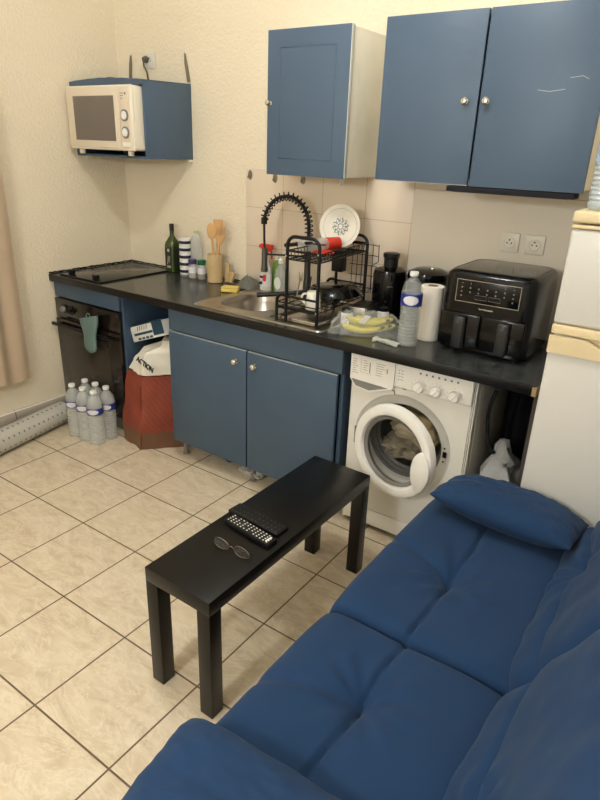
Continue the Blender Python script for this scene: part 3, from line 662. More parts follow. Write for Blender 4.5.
obj('bottle_body', M().lathe([(.025, 0), (.028, .004), (.028, .12), (.02, .15), (.009, .165)], seg=20, sy=.8), GREENB, gs, local=True); obj('cap', M().lathe([(.01, .165), (.009, .19), (.004, .195)], seg=12), WHITE2, gs, local=True)
cs = thing('soap_bottle', 'clear washing-up liquid bottle with white cap right of the spray bottle', 'bottle', (1.288, -.075, ZW))
obj('bottle_body', M().lathe([(.028, 0), (.034, .004), (.035, .09), (.03, .12), (.013, .15), (.011, .158)], seg=24, sy=.75), mat('soap_clear', (196, 196, 184), .2, alpha=.6), cs, local=True)
obj('cap', M().lathe([(.014, .158), (.013, .178), (.006, .18), (.005, .192)], seg=14), WHITE2, cs, local=True)
obj('label', M().lathe([(.001, -.001), (.022, -.0008), (.022, 0)], seg=24, T=RT((0, -.0275, .055), rx=90), sy=1.5), mat('pale_oval_label', (212, 214, 206), .4), cs, local=True)
# bowl in the sink
obj('bowl', M().lathe([(.025, 0), (.03, .002), (.055, .03), (.062, .042), (.06, .043), (.052, .031), (.028, .006), (.001, .005)], (1.27, -.30, .7565)), PORC, label='white bowl lying in the sink', cat='bowl')

# ------------------------------------------------------------------ dish rack
RKZ = .9055
rk = thing('dish_rack', 'two-tier black metal dish rack standing over the drainer', 'dish rack', (1.73, -.31, RKZ))
def arch(x0, x1, y, z0, z1, r, par=rk):
    p = [(x0, y, z0), (x0, y, z1-r)] + [tuple(v) for v in arcpts((x0+r, y, z1-r), r, 180, 90, 6)] + [tuple(v) for v in arcpts((x1-r, y, z1-r), r, 90, 0, 6)] + [(x1, y, z0)]
    return p
YN, YF = -.548, -.082
for y in (YN, YF):
    xo = 0 if y == YN else -.03
    obj('end_frame', M().tube(arch(1.672+xo, 1.838+xo, y, RKZ if y == YN else RKZ, 1.283 if y == YN else 1.255, .04), .0078, 10), BLACK, rk, label='upper end frame')
    q = [(1.62+xo, y, RKZ), (1.62+xo, y, .995)] + [tuple(v) for v in arcpts((1.65+xo, y, .995), .03, 180, 90, 6)] + [(1.672+xo, y, 1.025)]
    obj('lower_frame', M().tube(q, .0075, 10), BLACK, rk)
    for xa, zc in ((1.62, .972), (1.672, 1.022), (1.672, 1.222)): obj('crossbar', M().tube([(xa+xo, y, zc), (1.838+xo, y, zc)], .0055, 8), BLACK, rk)
    obj('bolt', M().cyl((1.838+xo, y-.009, 1.222), (1.838+xo, y-.0115, 1.222), .004).cyl((1.838+xo, y-.009, .972), (1.838+xo, y-.0115, .972), .004).cyl((1.672+xo, y-.009, 1.2), (1.672+xo, y-.0115, 1.2), .004), CHROME, rk)
def basket(x0, x1, z0, z1, n, nw=.0022):
    m = M()
    loop = lambda z: [(x0, YN, z), (x1, YN, z), (x1-.03, YF, z), (x0-.03, YF, z)]
    for z in (z0, z1): m.tube(loop(z), .003, 6, closed=True)
    for i in range(n+1):
        f = i/n; y = YN+(YF-YN)*f; o = -.03*f
        m.tube([(x0+o, y, z1), (x0+o+.004, y, z0), (x1+o-.004, y, z0), (x1+o, y, z1)], nw, 5)
    for i in range(1, 4):
        x = x0+(x1-x0)*i/4; m.tube([(x, YN, z0), (x-.03, YF, z0)], nw, 5)
    return m
obj('upper_basket', basket(1.674, 1.836, 1.185, 1.222, 17), BLACK, rk)
obj('lower_basket', basket(1.622, 1.836, .965, .99, 9, .0018), BLACK, rk)
# hanging wire cup holder at the far right side
m = M()
for zz in (1.21, 1.16, 1.11, 1.06, 1.0):
    m.tube([(1.70, -.055, zz), (1.835, -.055, zz+.003), (1.865, -.07, zz+.003)], .0017, 5)
for k in range(5):
    x = 1.715+.028*k; m.tube([(x, -.055, 1.215), (x, -.055, 1.0), (x+.004, -.085, .99)], .0017, 5)
m.tube([(1.865, -.07, 1.22), (1.868, -.07, 1.14), (1.845, -.09, 1.12), (1.85, -.09, .99), (1.80, -.09, .985)], .0022, 6)
obj('side_holder', m, BLACK, rk, label='black wire hanging basket')
obj('cutlery_cup', M().box((1.645, -.14, 1.075), (1.705, -.09, 1.17), .006).box((1.65, -.135, 1.1705), (1.70, -.095, 1.172), .001, mi=1), [BLACK, DGREY], rk, label='black cutlery cup')
obj('drip_tray', M().box((1.60, -.53, .9056), (1.83, -.07, .9095), .002).tube([(1.602, -.528, .915), (1.828, -.528, .915), (1.828, -.072, .915), (1.602, -.072, .915)], .006, 8, closed=True), mat('silver_tray', (190, 186, 176), .25, metal=.9), rk, label='silver drip tray')
# plate
pt = thing('dinner_plate', 'white plate with grey printed centre standing on top of the dish rack', 'plate', (1.70, -.16, 1.19))
n = Vector((.25, -.95, .2)).normalized(); TP = Matrix.Translation((0, 0, .105)) @ n.to_track_quat('Z', 'Y').to_matrix().to_4x4()
obj('dish', M().lathe([(.001, 0), (.052, 0), (.062, .004), (.093, .014), (.098, .018), (.099, .02), (.093, .0175), (.062, .008), (.053, .004), (.001, .004)], seg=48, T=TP), PORC, pt, local=True)
m = M(); random.seed(5)
for k in range(10):
    a = 2*pi*k/10
    m.tube([(.012*cos(a), .012*sin(a), .0046), (.03*cos(a), .03*sin(a), .0046), (.042*cos(a+.2), .042*sin(a+.2), .0046)], .0016, 4, T=TP)
    m.tube(arcpts((.030*cos(a+.3), .030*sin(a+.3), .0046), .0065, 0, 330, 8, 'xy'), .0012, 4, closed=True, T=TP)
m.tube(arcpts((0, 0, .0046), .012, 0, 345, 16, 'xy'), .0012, 4, closed=True, T=TP).tube(arcpts((0, 0, .0145), .0815, 0, 355, 50, 'xy'), .0006, 4, closed=True, T=TP)
obj('printed_motif', m, PORCD, pt, local=True, label='grey floral print')
# drinking bottle lying on the upper tier
db = thing('drinking_bottle', 'clear bottle with red lid lying on top of the dish rack', 'bottle', (1.69, -.30, 1.19))
d0 = Vector((-.065, -.10, .03)); d1 = Vector((.0, .03, .034)); d2 = Vector((.035, .095, .034))
obj('bottle_body', M().tube([d0, d0.lerp(d1, .03), d0.lerp(d1, .1), d0.lerp(d1, .9), d1], [.018, .026, .029, .029, .028], 22), CLEAR2, db, local=True)
obj('lid', M().cyl(d1, d2, .03, seg=24, bev=.005), RED, db, local=True)
obj('red_dish', M().lathe([(.02, 0), (.04, .003), (.05, .012), (.048, .014), (.04, .006), (.001, .004)], (1.735, -.36, 1.1885), sy=1.2), RED, label='shallow red dish under the clear bottle on the dish rack', cat='dish')
# knife / black utensil sticking out to the left
obj('spatula', M().tube([(1.55, -.40, 1.215), (1.62, -.39, 1.228), (1.69, -.385, 1.24)], [.009, .009, .006], 10).box((1.688, -.40, 1.236), (1.76, -.375, 1.24), .001), BLACK, label='black handled kitchen utensil resting across the top left of the rack', cat='utensil')
# pan in lower tier
pn = thing('frying_pan', 'black frying pan lying upside down in the lower tier of the rack', 'pan', (1.75, -.27, .965))
PT = RT((0, 0, .03), ry=-4)
obj('pan_body', M().lathe([(.128, 0), (.13, .003), (.108, .042), (.1, .046), (.001, .046)], seg=40, T=PT), BLACKG, pn, local=True)
obj('handle', M().tube([(-.12, -.06, .035), (-.2, -.11, .022), (-.33, -.17, .004)], [.009, .011, .012], 10), BLACK, pn, local=True)
obj('base_plate', M().lathe([(.02, .0465), (.02, .048)], seg=20, T=PT), STEEL, pn, local=True)
mg = thing('mug', 'small white mug upside down in the lower tier of the rack', 'mug', (1.765, -.47, .966))
obj('mug_body', M().lathe([(.034, 0), (.035, .003), (.029, .075), (.026, .079), (.001, .079)], seg=24), PORC, mg, local=True)
obj('handle', M().tube(smooth([(-.03, -.005, .065), (-.048, -.012, .06), (-.052, -.014, .035), (-.033, -.006, .018)], 5), .005, 8), PORC, mg, local=True)
obj('fork', M().tube([(1.66, -.46, .968), (1.635, -.4, 1.04), (1.63, -.38, 1.07)], .003, 6).box((1.622, -.382, 1.06), (1.642, -.378, 1.1), .001), STEEL, label='steel cutlery standing in the lower tier of the rack', cat='cutlery')

# ------------------------------------------------------------------ worktop right group
sbx = thing('steel_box', 'small dark box with steel front behind the bananas', 'box', (1.925, -.27, ZW), 8)
obj('housing', M().box((-.045, -.09, 0), (.035, .06, .082), .004), BLACK, sbx, local=True)
obj('front_plate', M().box((.0355, -.088, .004), (.039, .058, .08), .001).box((-.043, -.094, .004), (.034, -.0905, .08), .001), STEEL, sbx, local=True)
for i, (x, y, l) in enumerate(((1.895, -.385, 'white pot with black lid left of the banana bag'), (2.005, -.245, 'white pot with black lid between the bananas and the tall black juicer'))):
    t = thing('small_pot', l, 'pot', (x, y, ZW)); obj('pot', M().lathe([(.022, 0), (.026, .003), (.027, .05), (.02, .056)], seg=20), WHITE2, t, local=True); obj('lid', M().lathe([(.024, .0565), (.025, .059), (.024, .074), (.008, .078)], seg=20), BLACK, t, local=True)
cm = thing('juicer', 'tall black cylindrical juicer with round feed cap', 'juicer', (1.963, -.125, ZW))
obj('body', M().lathe([(.07, 0), (.076, .006), (.078, .12), (.079, .2), (.074, .222), (.04, .236)], seg=36), BLACKG, cm, local=True)
obj('feed_tube', M().lathe([(.033, .236), (.033, .275), (.038, .28), (.039, .296), (.034, .3), (.001, .3)], seg=28), BLACK, cm, local=True)
obj('printed_mark', M().tube([(.028, -.076, .155), (.04, -.071, .158), (.05, -.064, .156)], .0014, 4), INKG, cm, local=True)
rc = thing('rice_cooker', 'round black cooker behind the water bottle and paper roll', 'cooker', (2.15, -.115, ZW))
obj('body', M().lathe([(.075, 0), (.085, .006), (.09, .16), (.092, .205)], seg=36), BLACK, rc, local=True)
obj('lid', M().lathe([(.093, .2055), (.095, .215), (.09, .235), (.06, .25), (.02, .253), (.001, .253)], seg=36), BLACKG, rc, local=True)
obj('vent', M().lathe([(.014, .254), (.013, .258), (.001, .258)], (.02, -.01, 0), 14), CHROME, rc, local=True)
obj('grip', M().box((.085, -.06, .14), (.105, -.02, .165), .006), BLACK, rc, local=True)
pr = thing('paper_towel_roll', 'white paper towel roll standing left of the air fryer', 'paper roll', (2.272, -.345, ZW))
obj('paper', M().lathe([(.021, .001), (.046, 0), (.048, .002), (.048, .225), (.046, .227), (.021, .227), (.021, .001)], seg=36, caps=False), PAPER, pr, local=True)
obj('core', M().lathe([(.0205, .0), (.0205, .228), (.0185, .228), (.0185, .0)], seg=24, caps=False), CARD, pr, local=True)
a0 = RD(-70)
wbt = pet('water_bottle', 'large clear water bottle with blue label in front of the paper roll', (2.245, -.485, ZW), .30, .042, mat('clear_bottle', (225, 228, 226), .06, alpha=.2, spec=.9), CAPW, LBLUE, (.56, .72), labm=LWHITE, contents=(mat('still_water', (196, 200, 194), .05, alpha=.25), .5))
# bananas in bag
def banana(label, c, rz, rx, L=.165, r=.0150):
    t = thing('banana', label, 'banana', c, rz, 'bananas in the clear bag')
    P = []; RR = []
    for k in range(15):
        a = -1+2*k/14; P.append((a*L/2, .035*(a*a)-.01, .0175+rx*(a*a))); RR.append(r*(1-.75*abs(a)**7) if abs(a) < .98 else r*.28)
    obj('skin', M().tube(P, RR, 12), BAN, t, local=True)
    e = Vector(P[-1]); obj('stem', M().tube([e, e+Vector((.014, .012, .002))], [.006, .005], 8), BANT, t, local=True)
    e = Vector(P[0]); obj('tip', M().tube([e, e+Vector((-.006, .004, 0))], [.005, .003], 8), BANT, t, local=True)
banana('front banana of the bunch, lying lowest in the clear bag', (2.02, -.475, ZW+.001), 22, .008)
banana('middle banana of the bunch in the clear bag', (2.035, -.434, ZW+.001), 24, .008)
banana('rear banana of the bunch in the clear bag', (2.048, -.393, ZW+.001), 25, .008)
banana('upper front banana resting across the bunch in the clear bag', (2.03, -.452, ZW+.033), 23, .004, .165)
banana('upper rear banana resting across the bunch in the clear bag', (2.044, -.408, ZW+.033), 24, .004, .16)
def bagf(u, v):
    x = -.16+.32*u; y = -.09+.18*v; e = (sin(pi*min(1, max(0, u)))*sin(pi*v))
    h = .075*min(1, e*2.2)**.8 if e > 0 else 0
    wr_ = .014*nz(u*9, v*7, 1)+.006*nz(u*22, v*20, 4)
    return Vector((2.03+x*cos(.4)-y*sin(.4)+wr_, -.44+x*sin(.4)+y*cos(.4)+wr_*.6, ZW+.004+max(0, h+abs(wr_)*1.2)))
obj('clear_bag', M().grid(bagf, 44, 34), FILM, label='crumpled clear plastic bag around the bananas', cat='bag', angle=25)
obj('bag_band', M().grid(lambda u, v: Vector((2.02+.03*u+.004*sin(v*5), -.5+.1*v, ZW+.055+.022*sin(pi*v))), 4, 12, .001), WHITE2, label='white paper band across the bananas', cat='band')
def twf(u, v):
    x = .13*u; return Vector((2.12+x*.85+.012*nz(u*6, v*5), -.555+.035*v-.02*u+x*.1, ZW+.003+.02*abs(sin(v*6+u*3))*(1-u*.5)+.006*abs(nz(u*15, v*14, 7))))
obj('plastic_wrap', M().grid(twf, 24, 10), mat('milky_film', (220, 220, 208), .25, alpha=.5), label='scrap of crumpled clear wrap at the worktop edge by the water bottle', cat='wrap')

# ------------------------------------------------------------------ air fryer
af = thing('air_fryer', 'large black double-drawer air fryer near the fridge', 'air fryer', (2.535, -.25, ZW))
def afr(x0, x1, y0, y1, r): return rr(x0, x1, y0, y1, r, 5)
def rings(lst): return [[Vector((x, y, z)) for x, y in afr(x0, x1, y0, y1, r)] for z, x0, x1, y0, y1, r in lst]
m = M().quad_rings(rings([(0.908, 2.365, 2.69, -.425, -.08, .04), (.915, 2.352, 2.70, -.435, -.075, .045), (1.065, 2.345, 2.702, -.44, -.07, .045), (1.185, 2.347, 2.70, -.44, -.07, .045), (1.208, 2.352, 2.696, -.434, -.074, .048), (1.22, 2.364, 2.686, -.422, -.082, .05), (1.223, 2.385, 2.668, -.4, -.1, .05)]))
obj('body', m, BLACKG, af)
obj('lid_rim', M().tube([(x, y, 1.219) for x, y in afr(2.372, 2.68, -.412, -.09, .05)], .003, 6, closed=True), DGREY, af)
obj('top_button', M().cyl((2.57, -.2, 1.221), (2.57, -.2, 1.226), .014).cyl((2.64, -.2, 1.221), (2.64, -.2, 1.226), .012), CHROME, af) if False else None
for x0, x1 in ((2.358, 2.521), (2.529, 2.692)):
    d = obj('drawer', rbox((x0, -.452, .93), (x1, -.435, 1.062), .006, 3), BLACKG, af)
    xc = x1-.075; 
    h = M().box((xc-.024, -.478, .925), (xc+.024, -.45, 1.055), .010, 3)
    hh = obj('handle', h, DGREY, d)
    obj('release_button', M().cyl((xc, -.4775, 1.035), (xc, -.481, 1.035), .009, seg=16, bev=.001), mat('button_grey', (70, 70, 70), .3), hh)
cpn = obj('control_panel', rbox((2.41, -.4435, 1.108), (2.652, -.439, 1.19), .001), BLACKG, af)
fr = M()
for a, b in (((2.408, 1.106), (2.654, 1.108)), ((2.408, 1.19), (2.654, 1.192)), ((2.408, 1.106), (2.41, 1.192)), ((2.652, 1.106), (2.654, 1.192))): fr.box((a[0], -.4445, a[1]), (b[0], -.4405, b[1]))
obj('silver_outline', fr, STEEL, cpn)
ic = M()
for j, z in enumerate((1.178, 1.162, 1.146, 1.13)):
    for i in range(7):
        x = 2.43+.033*i
        if j == 0 and i in (2, 3, 4): continue
        if j == 3 and i in (1, 2, 3, 4, 5): continue
        ic.cyl((x, -.4436, z), (x, -.4442, z), .0032 if j else .002, seg=10)
for x in (2.485, 2.538): ic.tube([(x, -.4438, 1.122), (x+.045, -.4438, 1.122), (x+.045, -.4438, 1.138), (x, -.4438, 1.138)], .0007, 4, closed=True)
obj('icons', ic, INKG, cpn)
obj('logo_mark', M().tube([(2.505, -.4412, 1.088), (2.512, -.4412, 1.085), (2.52, -.4412, 1.088)], .0018, 4).box((2.522, -.4418, 1.084), (2.56, -.4405, 1.089)), STEEL, af)
for x, y in ((2.41, -.4), (2.66, -.4), (2.41, -.11), (2.66, -.11)): obj('foot', M().cyl((x, y, ZW), (x, y, .909), .014), BLACK, af)

# ------------------------------------------------------------------ washing machine
wm = thing('washing_machine', 'white front-loading washing machine with its door ajar', 'washing machine', (2.3, -.3, 0))
wx0, wx1, wf, wz = 2.034, 2.577, -.554, .85
CX, CZ, CR = 2.295, .485, .175
# front panel with a circular hole: ring of quads from circle to rectangle
m = M(); N_ = 64
def rectpt(a, x0, x1, z0, z1):
    dx, dz = cos(a), sin(a); k = 1e9
    if dx > 1e-9: k = min(k, (x1-CX)/dx)
    if dx < -1e-9: k = min(k, (x0-CX)/dx)
    if dz > 1e-9: k = min(k, (z1-CZ)/dz)
    if dz < -1e-9: k = min(k, (z0-CZ)/dz)
    return (CX+k*dx, CZ+k*dz)
angs = sorted([2*pi*i/N_ for i in range(N_)] + [math.atan2(z-CZ, x-CX) % (2*pi) for x in (wx0+.006, wx1-.006) for z in (.115, .735)])
def ring(r, y): return [Vector((CX+r*cos(a), y, CZ+r*sin(a))) for a in angs]
m.quad_rings([[Vector((rectpt(a, wx0+.006, wx1-.006, .115, .735)[0], wf+.008, rectpt(a, wx0+.006, wx1-.006, .115, .735)[1])) for a in angs],
              [Vector((rectpt(a, wx0+.006, wx1-.006, .115, .735)[0], wf, rectpt(a, wx0+.006, wx1-.006, .115, .735)[1])) for a in angs], ring(.222, wf), ring(.214, wf+.010), ring(CR, wf+.022), ring(CR, wf+.05)], caps=False)
obj('front_panel', m, WHITEP, wm)
obj('cabinet', M().box((wx0, wf+.006, .02), (wx0+.012, -.02, wz), .003).box((wx1-.012, wf+.006, .02), (wx1, -.02, wz), .003).box((wx0+.012, wf+.02, .835), (wx1-.012, -.02, wz), .003).box((wx0+.012, -.03, .02), (wx1-.012, -.02, .835)).box((wx0+.012, wf+.05, .02), (wx1-.012, -.03, .03)).box((wx1, wf+.06, .05), (wx1+.004, -.06, .82), .002).box((wx1, wf+.012, .02), (wx1+.006, wf+.03, .83), .003), WHITEP, wm)
obj('kick_plate', M().box((wx0+.006, wf+.002, .03), (wx1-.006, wf+.02, .11), .004), WHITE2, wm)
for x, y in ((2.06, -.5), (2.55, -.5), (2.06, -.08), (2.55, -.08)): obj('foot', M().cyl((x, y, 0), (x, y, .031), .02), DGREY, wm)
cp = obj('control_panel', rbox((wx0+.004, wf-.012, .738), (wx1-.004, wf+.01, .845), .006, 3), WHITE2, wm)
dw = obj('detergent_drawer', M().prism([(2.04, .734), (2.066, .70), (2.14, .69), (2.242, .728), (2.245, .74), (2.245, .842), (2.04, .842)], .0, .010, T=Matrix.Translation((0, wf-.0115, 0)) @ Matrix.Rotation(pi/2, 4, 'X')), WHITE2, wm)
obj('grip_recess', M().prism([(2.046, .733), (2.071, .705), (2.135, .697), (2.222, .727)], 0, .0015, T=Matrix.Translation((0, wf-.0212, 0)) @ Matrix.Rotation(pi/2, 4, 'X')), GREYP, dw)
tm = M(); random.seed(9)
for (x0, n_, wd) in ((2.05, 7, .028), (2.10, 5, .03), (2.16, 6, .05)):
    for i in range(n_): tm.box((x0, wf-.0222, .822-.010*i), (x0+wd*random.uniform(.5, 1), wf-.0214, .8235-.010*i))
tm.tube([(2.09, wf-.022, .83), (2.09, wf-.022, .77), (2.14, wf-.022, .77)], .0006, 4).box((2.13, wf-.0222, .775), (2.134, wf-.0214, .82)).box((2.21, wf-.0222, .79), (2.214, wf-.0214, .81))
obj('instruction_print', tm, INKG, dw)
kx_ = ((2.356, .765), (2.428, .767), (2.505, .765))
for x, z in kx_:
    k = M().cyl((x, wf-.012, z), (x, wf-.016, z), .028, seg=28).cyl((x, wf-.016, z), (x, wf-.034, z), .024, .021, seg=28, bev=.003).box((-.004, -.038, -.018), (.004, -.03, .018), .002, T=RT((x, wf, z), ry=35))
    obj('knob', k, WHITE2, wm)
tm = M()
for i in range(4): tm.cyl((2.262, wf-.0119, .815-.013*i), (2.262, wf-.013, .815-.013*i), .0022, seg=8).box((2.268, wf-.0127, .814-.013*i), (2.282, wf-.0119, .8155-.013*i))
obj('indicator_print', tm, INKG, cp); tm = M()
for i in range(7): tm.box((2.35+.026*i, wf-.0127, .818), (2.358+.026*i, wf-.0119, .826))
for x, z in kx_:
    for k in range(7):
        a = RD(200-k*35); tm.cyl((x+.032*cos(a), wf-.0119, z+.032*sin(a)), (x+.032*cos(a), wf-.0127, z+.032*sin(a)), .0012, seg=6)
obj('dial_print', tm, INKG, cp)
# drum
m = M().lathe([(CR, -.05), (CR-.01, -.055), (CR-.006, -.068), (CR-.02, -.075), (CR-.016, -.088), (CR-.03, -.095)], T=RT((CX, wf, CZ), rx=90) , seg=48, caps=False)
for v in m.bm.verts: v.co.y = wf + (-(v.co.y-wf)) if v.co.y < wf else v.co.y
obj('door_seal', m, SEALG, wm)
m = M(); m.quad_rings([ring(CR-.03, wf+.095), ring(.22, wf+.11), ring(.22, wf+.38)], caps=False); m.quad_rings([ring(.22, wf+.38)], caps=True)
obj('drum', m, DRUM, wm)
obj('latch', M().box((2.484, wf-.002, .485), (2.5, wf+.003, .51), .001).cyl((2.49, wf-.001, .527), (2.49, wf-.003, .527), .004, seg=10).cyl((2.49, wf-.001, .467), (2.49, wf-.003, .467), .004, seg=10), BLACK, wm)
# door, ajar
TH = RD(11); R_ = .205; H0 = Vector((2.09, wf-.012, .472))
TD = Matrix.Translation(H0) @ Matrix.Rotation(-TH, 4, 'Z') @ Matrix.Translation((R_, 0, 0)) @ Matrix.Rotation(pi/2, 4, 'X')   # local z -> outwards(-y)
dr = obj('door', M().lathe([(.153, -.008), (.157, .012), (.163, .022), (.182, .027), (.198, .022), (.205, .008), (.205, -.008), (.19, -.014), (.153, -.008)], T=TD, seg=64, caps=False), WHITE2, wm)
obj('inner_ring', M().lathe([(.139, .004), (.153, .014), (.156, .010), (.148, -.02), (.139, .004)], T=TD, seg=56, caps=False), GREYP, dr)
obj('glass', M().lathe([(.143, .002), (.136, -.02), (.12, -.06), (.1, -.085), (.001, -.09)], T=TD, seg=48, caps=False), DGLASS, dr)
m = M()
hs = [(.156+.044*cos(a), .0-.028+.088*sin(a)) for a in [2*pi*k/32 for k in range(32)]]
hs = [(min(x, sqrt(max(0, .2035**2-y*y))), y) for x, y in hs]
m.quad_rings([[Vector((x, y, .016)) for x, y in hs], [Vector((.156+(x-.156)*.99, y, .032)) for x, y in hs], [Vector((.156+(x-.156)*.8, -.028+(y+.028)*.9, .037)) for x, y in hs]], T=TD)
obj('handle', m, WHITE2, dr)
obj('hinge', M().box((2.075, wf-.012, .43), (2.095, wf-.001, .51), .002), GREYP, wm)
obj('scuff', M().tube([(2.232, wf-.001, .718), (2.243, wf-.001, .716), (2.247, wf-.001, .700)], .002, 5).box((2.283, wf-.0125, .738), (2.3, wf-.0115, .741)), BLACK, wm, label='dark chip marks under the drawer')
# laundry
def lau(cx, cy, cz, rx, ry, rz, seed, amp=.3):
    m = M(); bmesh.ops.create_icosphere(m.bm, subdivisions=5, radius=1)
    for v in m.bm.verts:
        p = v.co; q = 1+amp*nz(p.x*1.6+seed, p.y*1.6, p.z*1.6)+amp*.45*nz(p.x*4+seed, p.y*4, p.z*4)-amp*.5*abs(nz(p.x*3, p.y*3+seed, p.z*3))
        v.co = Vector((cx+p.x*rx*q, cy+p.y*ry*q, cz+p.z*rz*q))
    return m
obj('towel', lau(CX+.03, wf+.17, CZ+.03, .135, .10, .09, 2, .36), LAUN, label='beige towel bundled at the top inside the washing machine drum', cat='laundry', angle=80)
obj('garment', lau(CX-.055, wf+.17, CZ-.085, .10, .09, .06, 9, .4), LAUND, label='grey-brown garment low on the left inside the drum', cat='laundry', angle=80)

# bag and dark stuff between the washing machine and fridge
m = M().grid(lambda u, v: Vector((2.625+.17*u+.02*nz(u*3, v*3, 1), -.40-.13*v+.03*nz(u*5, v*4, 8), .30+.28*sin(pi*u)**1.2*(1-v*.55)+.03*nz(u*7, v*7, 2))), 22, 18, .004)
lvb = []
b_ = [(2.62, -.51), (2.775, -.52), (2.775, -.31), (2.62, -.31)]
for z, k in ((.002, .15), (.02, .0), (.15, -.02), (.3, 0), (.35, .04), (.40, .12), (.44, .26), (.475, .40), (.505, .56), (.54, .72), (.565, .84), (.58, .92)): lvb.append((z, lerp4(b_, [(2.675, -.40)]*4, k)))
obj('plastic_bag', bagloft(lvb, 64, .06, 21), mat('grey_white_bag', (176, 174, 172), .45, alpha=.9, bump=.6, bscale=22, bdist=.02), label='knotted white plastic bag in the gap beside the fridge', cat='bag', angle=70)
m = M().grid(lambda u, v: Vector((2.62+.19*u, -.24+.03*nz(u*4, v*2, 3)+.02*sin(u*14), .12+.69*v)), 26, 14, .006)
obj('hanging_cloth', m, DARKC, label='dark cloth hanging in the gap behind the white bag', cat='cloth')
obj('black_strap', M().tube(smooth([(2.64, -.5, .80), (2.625, -.49, .74), (2.618, -.47, .66), (2.635, -.46, .55), (2.66, -.45, .52)], 6), .008, 8), BLACKM, label='black strap hanging from the worktop in the gap by the fridge', cat='strap')
obj('worktop_support', M().box((2.80, -.6, .0), (2.815, -.02, .859)), mat('dark_side_panel', (66, 60, 56), .6), label='dark end panel carrying the worktop beside the fridge', cat='panel')

# ------------------------------------------------------------------ fridge
fg = thing('fridge', 'tall white fridge-freezer with yellowed trim at the right', 'fridge', (3.12, -.42, 0))
fx0, fx1, fy = 2.836, 3.40, -.722
obj('body', M().box((fx0, fy+.055, .03), (fx1, -.1, 1.455), .006), FRW, fg)
obj('freezer_door', rbox((fx0, fy, 1.152), (fx1, fy+.05, 1.44), .01, 3), FRW, fg)
d = obj('freezer_trim', M().box((fx0, fy-.003, 1.12), (fx1, fy+.05, 1.15), .005), YEL, fg, label='yellowed strip under the freezer door')
d2 = obj('fridge_door', rbox((fx0, fy, .06), (fx1, fy+.05, 1.075), .01, 3), FRW, fg)
hp_ = [(fx0, 1.115), (fx0+.11, 1.115), (fx0+.145, 1.098), (fx0+.42, 1.098), (fx0+.455, 1.115), (fx1, 1.115), (fx1, 1.06), (fx0, 1.06)]
obj('handle_trim', M().prism(hp_, 0, .016, T=Matrix.Translation((0, fy+.004, 0)) @ Matrix.Rotation(pi/2, 4, 'X')).box((fx0, fy+.004, 1.062), (fx1, fy+.05, 1.097), .003).box((fx0+.1, fy+.02, 1.09), (fx1-.1, fy+.05, 1.118), .003), YEL, d2, label='yellowed grip strip')
obj('top_cap', M().box((fx0-.002, fy-.008, 1.458), (fx1+.002, -.1, 1.492), .008, 3).box((fx0, fy-.004, 1.442), (fx1, fy+.04, 1.453), .003), YEL, fg, label='yellowed top')
obj('emblem', M().tube([(fx0+.082, fy-.0085, 1.468), (fx0+.094, fy-.0085, 1.468), (fx0+.094, fy-.0085, 1.48), (fx0+.082, fy-.0085, 1.48)], .0012, 4, closed=True).box((fx0+.098, fy-.009, 1.469), (fx0+.102, fy-.008, 1.479)).box((fx0+.106, fy-.009, 1.469), (fx0+.11, fy-.008, 1.479)), INK, fg)
for x, y in ((2.87, -.6), (3.36, -.6), (2.87, -.15), (3.36, -.15)): obj('foot', M().cyl((x, y, 0), (x, y, .032), .018), DGREY, fg)

# water bottles on top of the fridge (shrink wrapped)
a0 = RD(-100)
fb = None
for i, (x, y, l) in enumerate(((2.89, -.63, 'water bottle on the fridge, front left of the pack'), (2.98, -.63, 'water bottle on the fridge, front right of the pack'), (2.89, -.54, 'water bottle on the fridge, rear left of the pack'), (2.98, -.54, 'water bottle on the fridge, rear right of the pack'))):
    if fb is None: fb = pet('water_bottle', l, (x, y, 1.4925), .30, .043, mat('bluish_clear', (206, 216, 222), .08, alpha=.55, spec=.8), mat('blue_cap', (120, 160, 200), .4), mat('pale_blue_label', (150, 174, 206), .4), (.45, .64), group='water bottles on the fridge', labm=mat('pink_print', (190, 120, 130), .5))
    else: dup(fb, (x, y, 1.4925), label=l)

# ------------------------------------------------------------------ six water bottles on the floor
base = Vector((.305, -.76, 0)); ux = Vector((.0915, .004, 0)); uy = Vector((-.004, .0915, 0))
labs = {(0, 0): 'clear water bottle at the left end of the front row of the six-pack', (1, 0): 'clear water bottle in the middle of the front row of the six-pack', (2, 0): 'clear water bottle at the right front corner of the floor six-pack, nearest the camera',
        (0, 1): 'clear water bottle at the left back corner of the floor six-pack by the oven', (1, 1): 'clear water bottle in the middle of the back row of the floor six-pack',
        (2, 1): 'clear water bottle at the right back corner of the six-pack, by the red bag'}
f6 = None; a0 = RD(-55)
for (i, j), l in labs.items():
    p = base + ux*i + uy*j
    if f6 is None: f6 = pet('water_bottle', l, p, .325, .0453, CLEAR2, CAPW, LBLUE, (.58, .70), group='six-pack of water bottles on the floor', labm=LWHITE)
    else: dup(f6, p, label=l)
def wrapf(u, v):
    c = base+ux+uy*.5; A = ux.normalized(); B = uy.normalized(); P6 = rr(-.1385, .1385, -.0925, .0925, .046, 14); n6 = len(P6); f = u*n6; i = int(f) % n6; k = f-int(f)
    x = P6[i][0]*(1-k)+P6[(i+1) % n6][0]*k; y = P6[i][1]*(1-k)+P6[(i+1) % n6][1]*k
    q = 1-.06*v**3; p = c + A*x*q + B*y*q
    return p+Vector((0, 0, .002+.215*v))+(p-c).normalized()*.0015*(1+nz(u*30, v*14, 1))
obj('shrink_wrap', M().grid(wrapf, 60, 14), mat('pack_film', (225, 225, 218), .2, alpha=.10, spec=.8), label='clear shrink wrap around the six water bottles on the floor', cat='wrap')

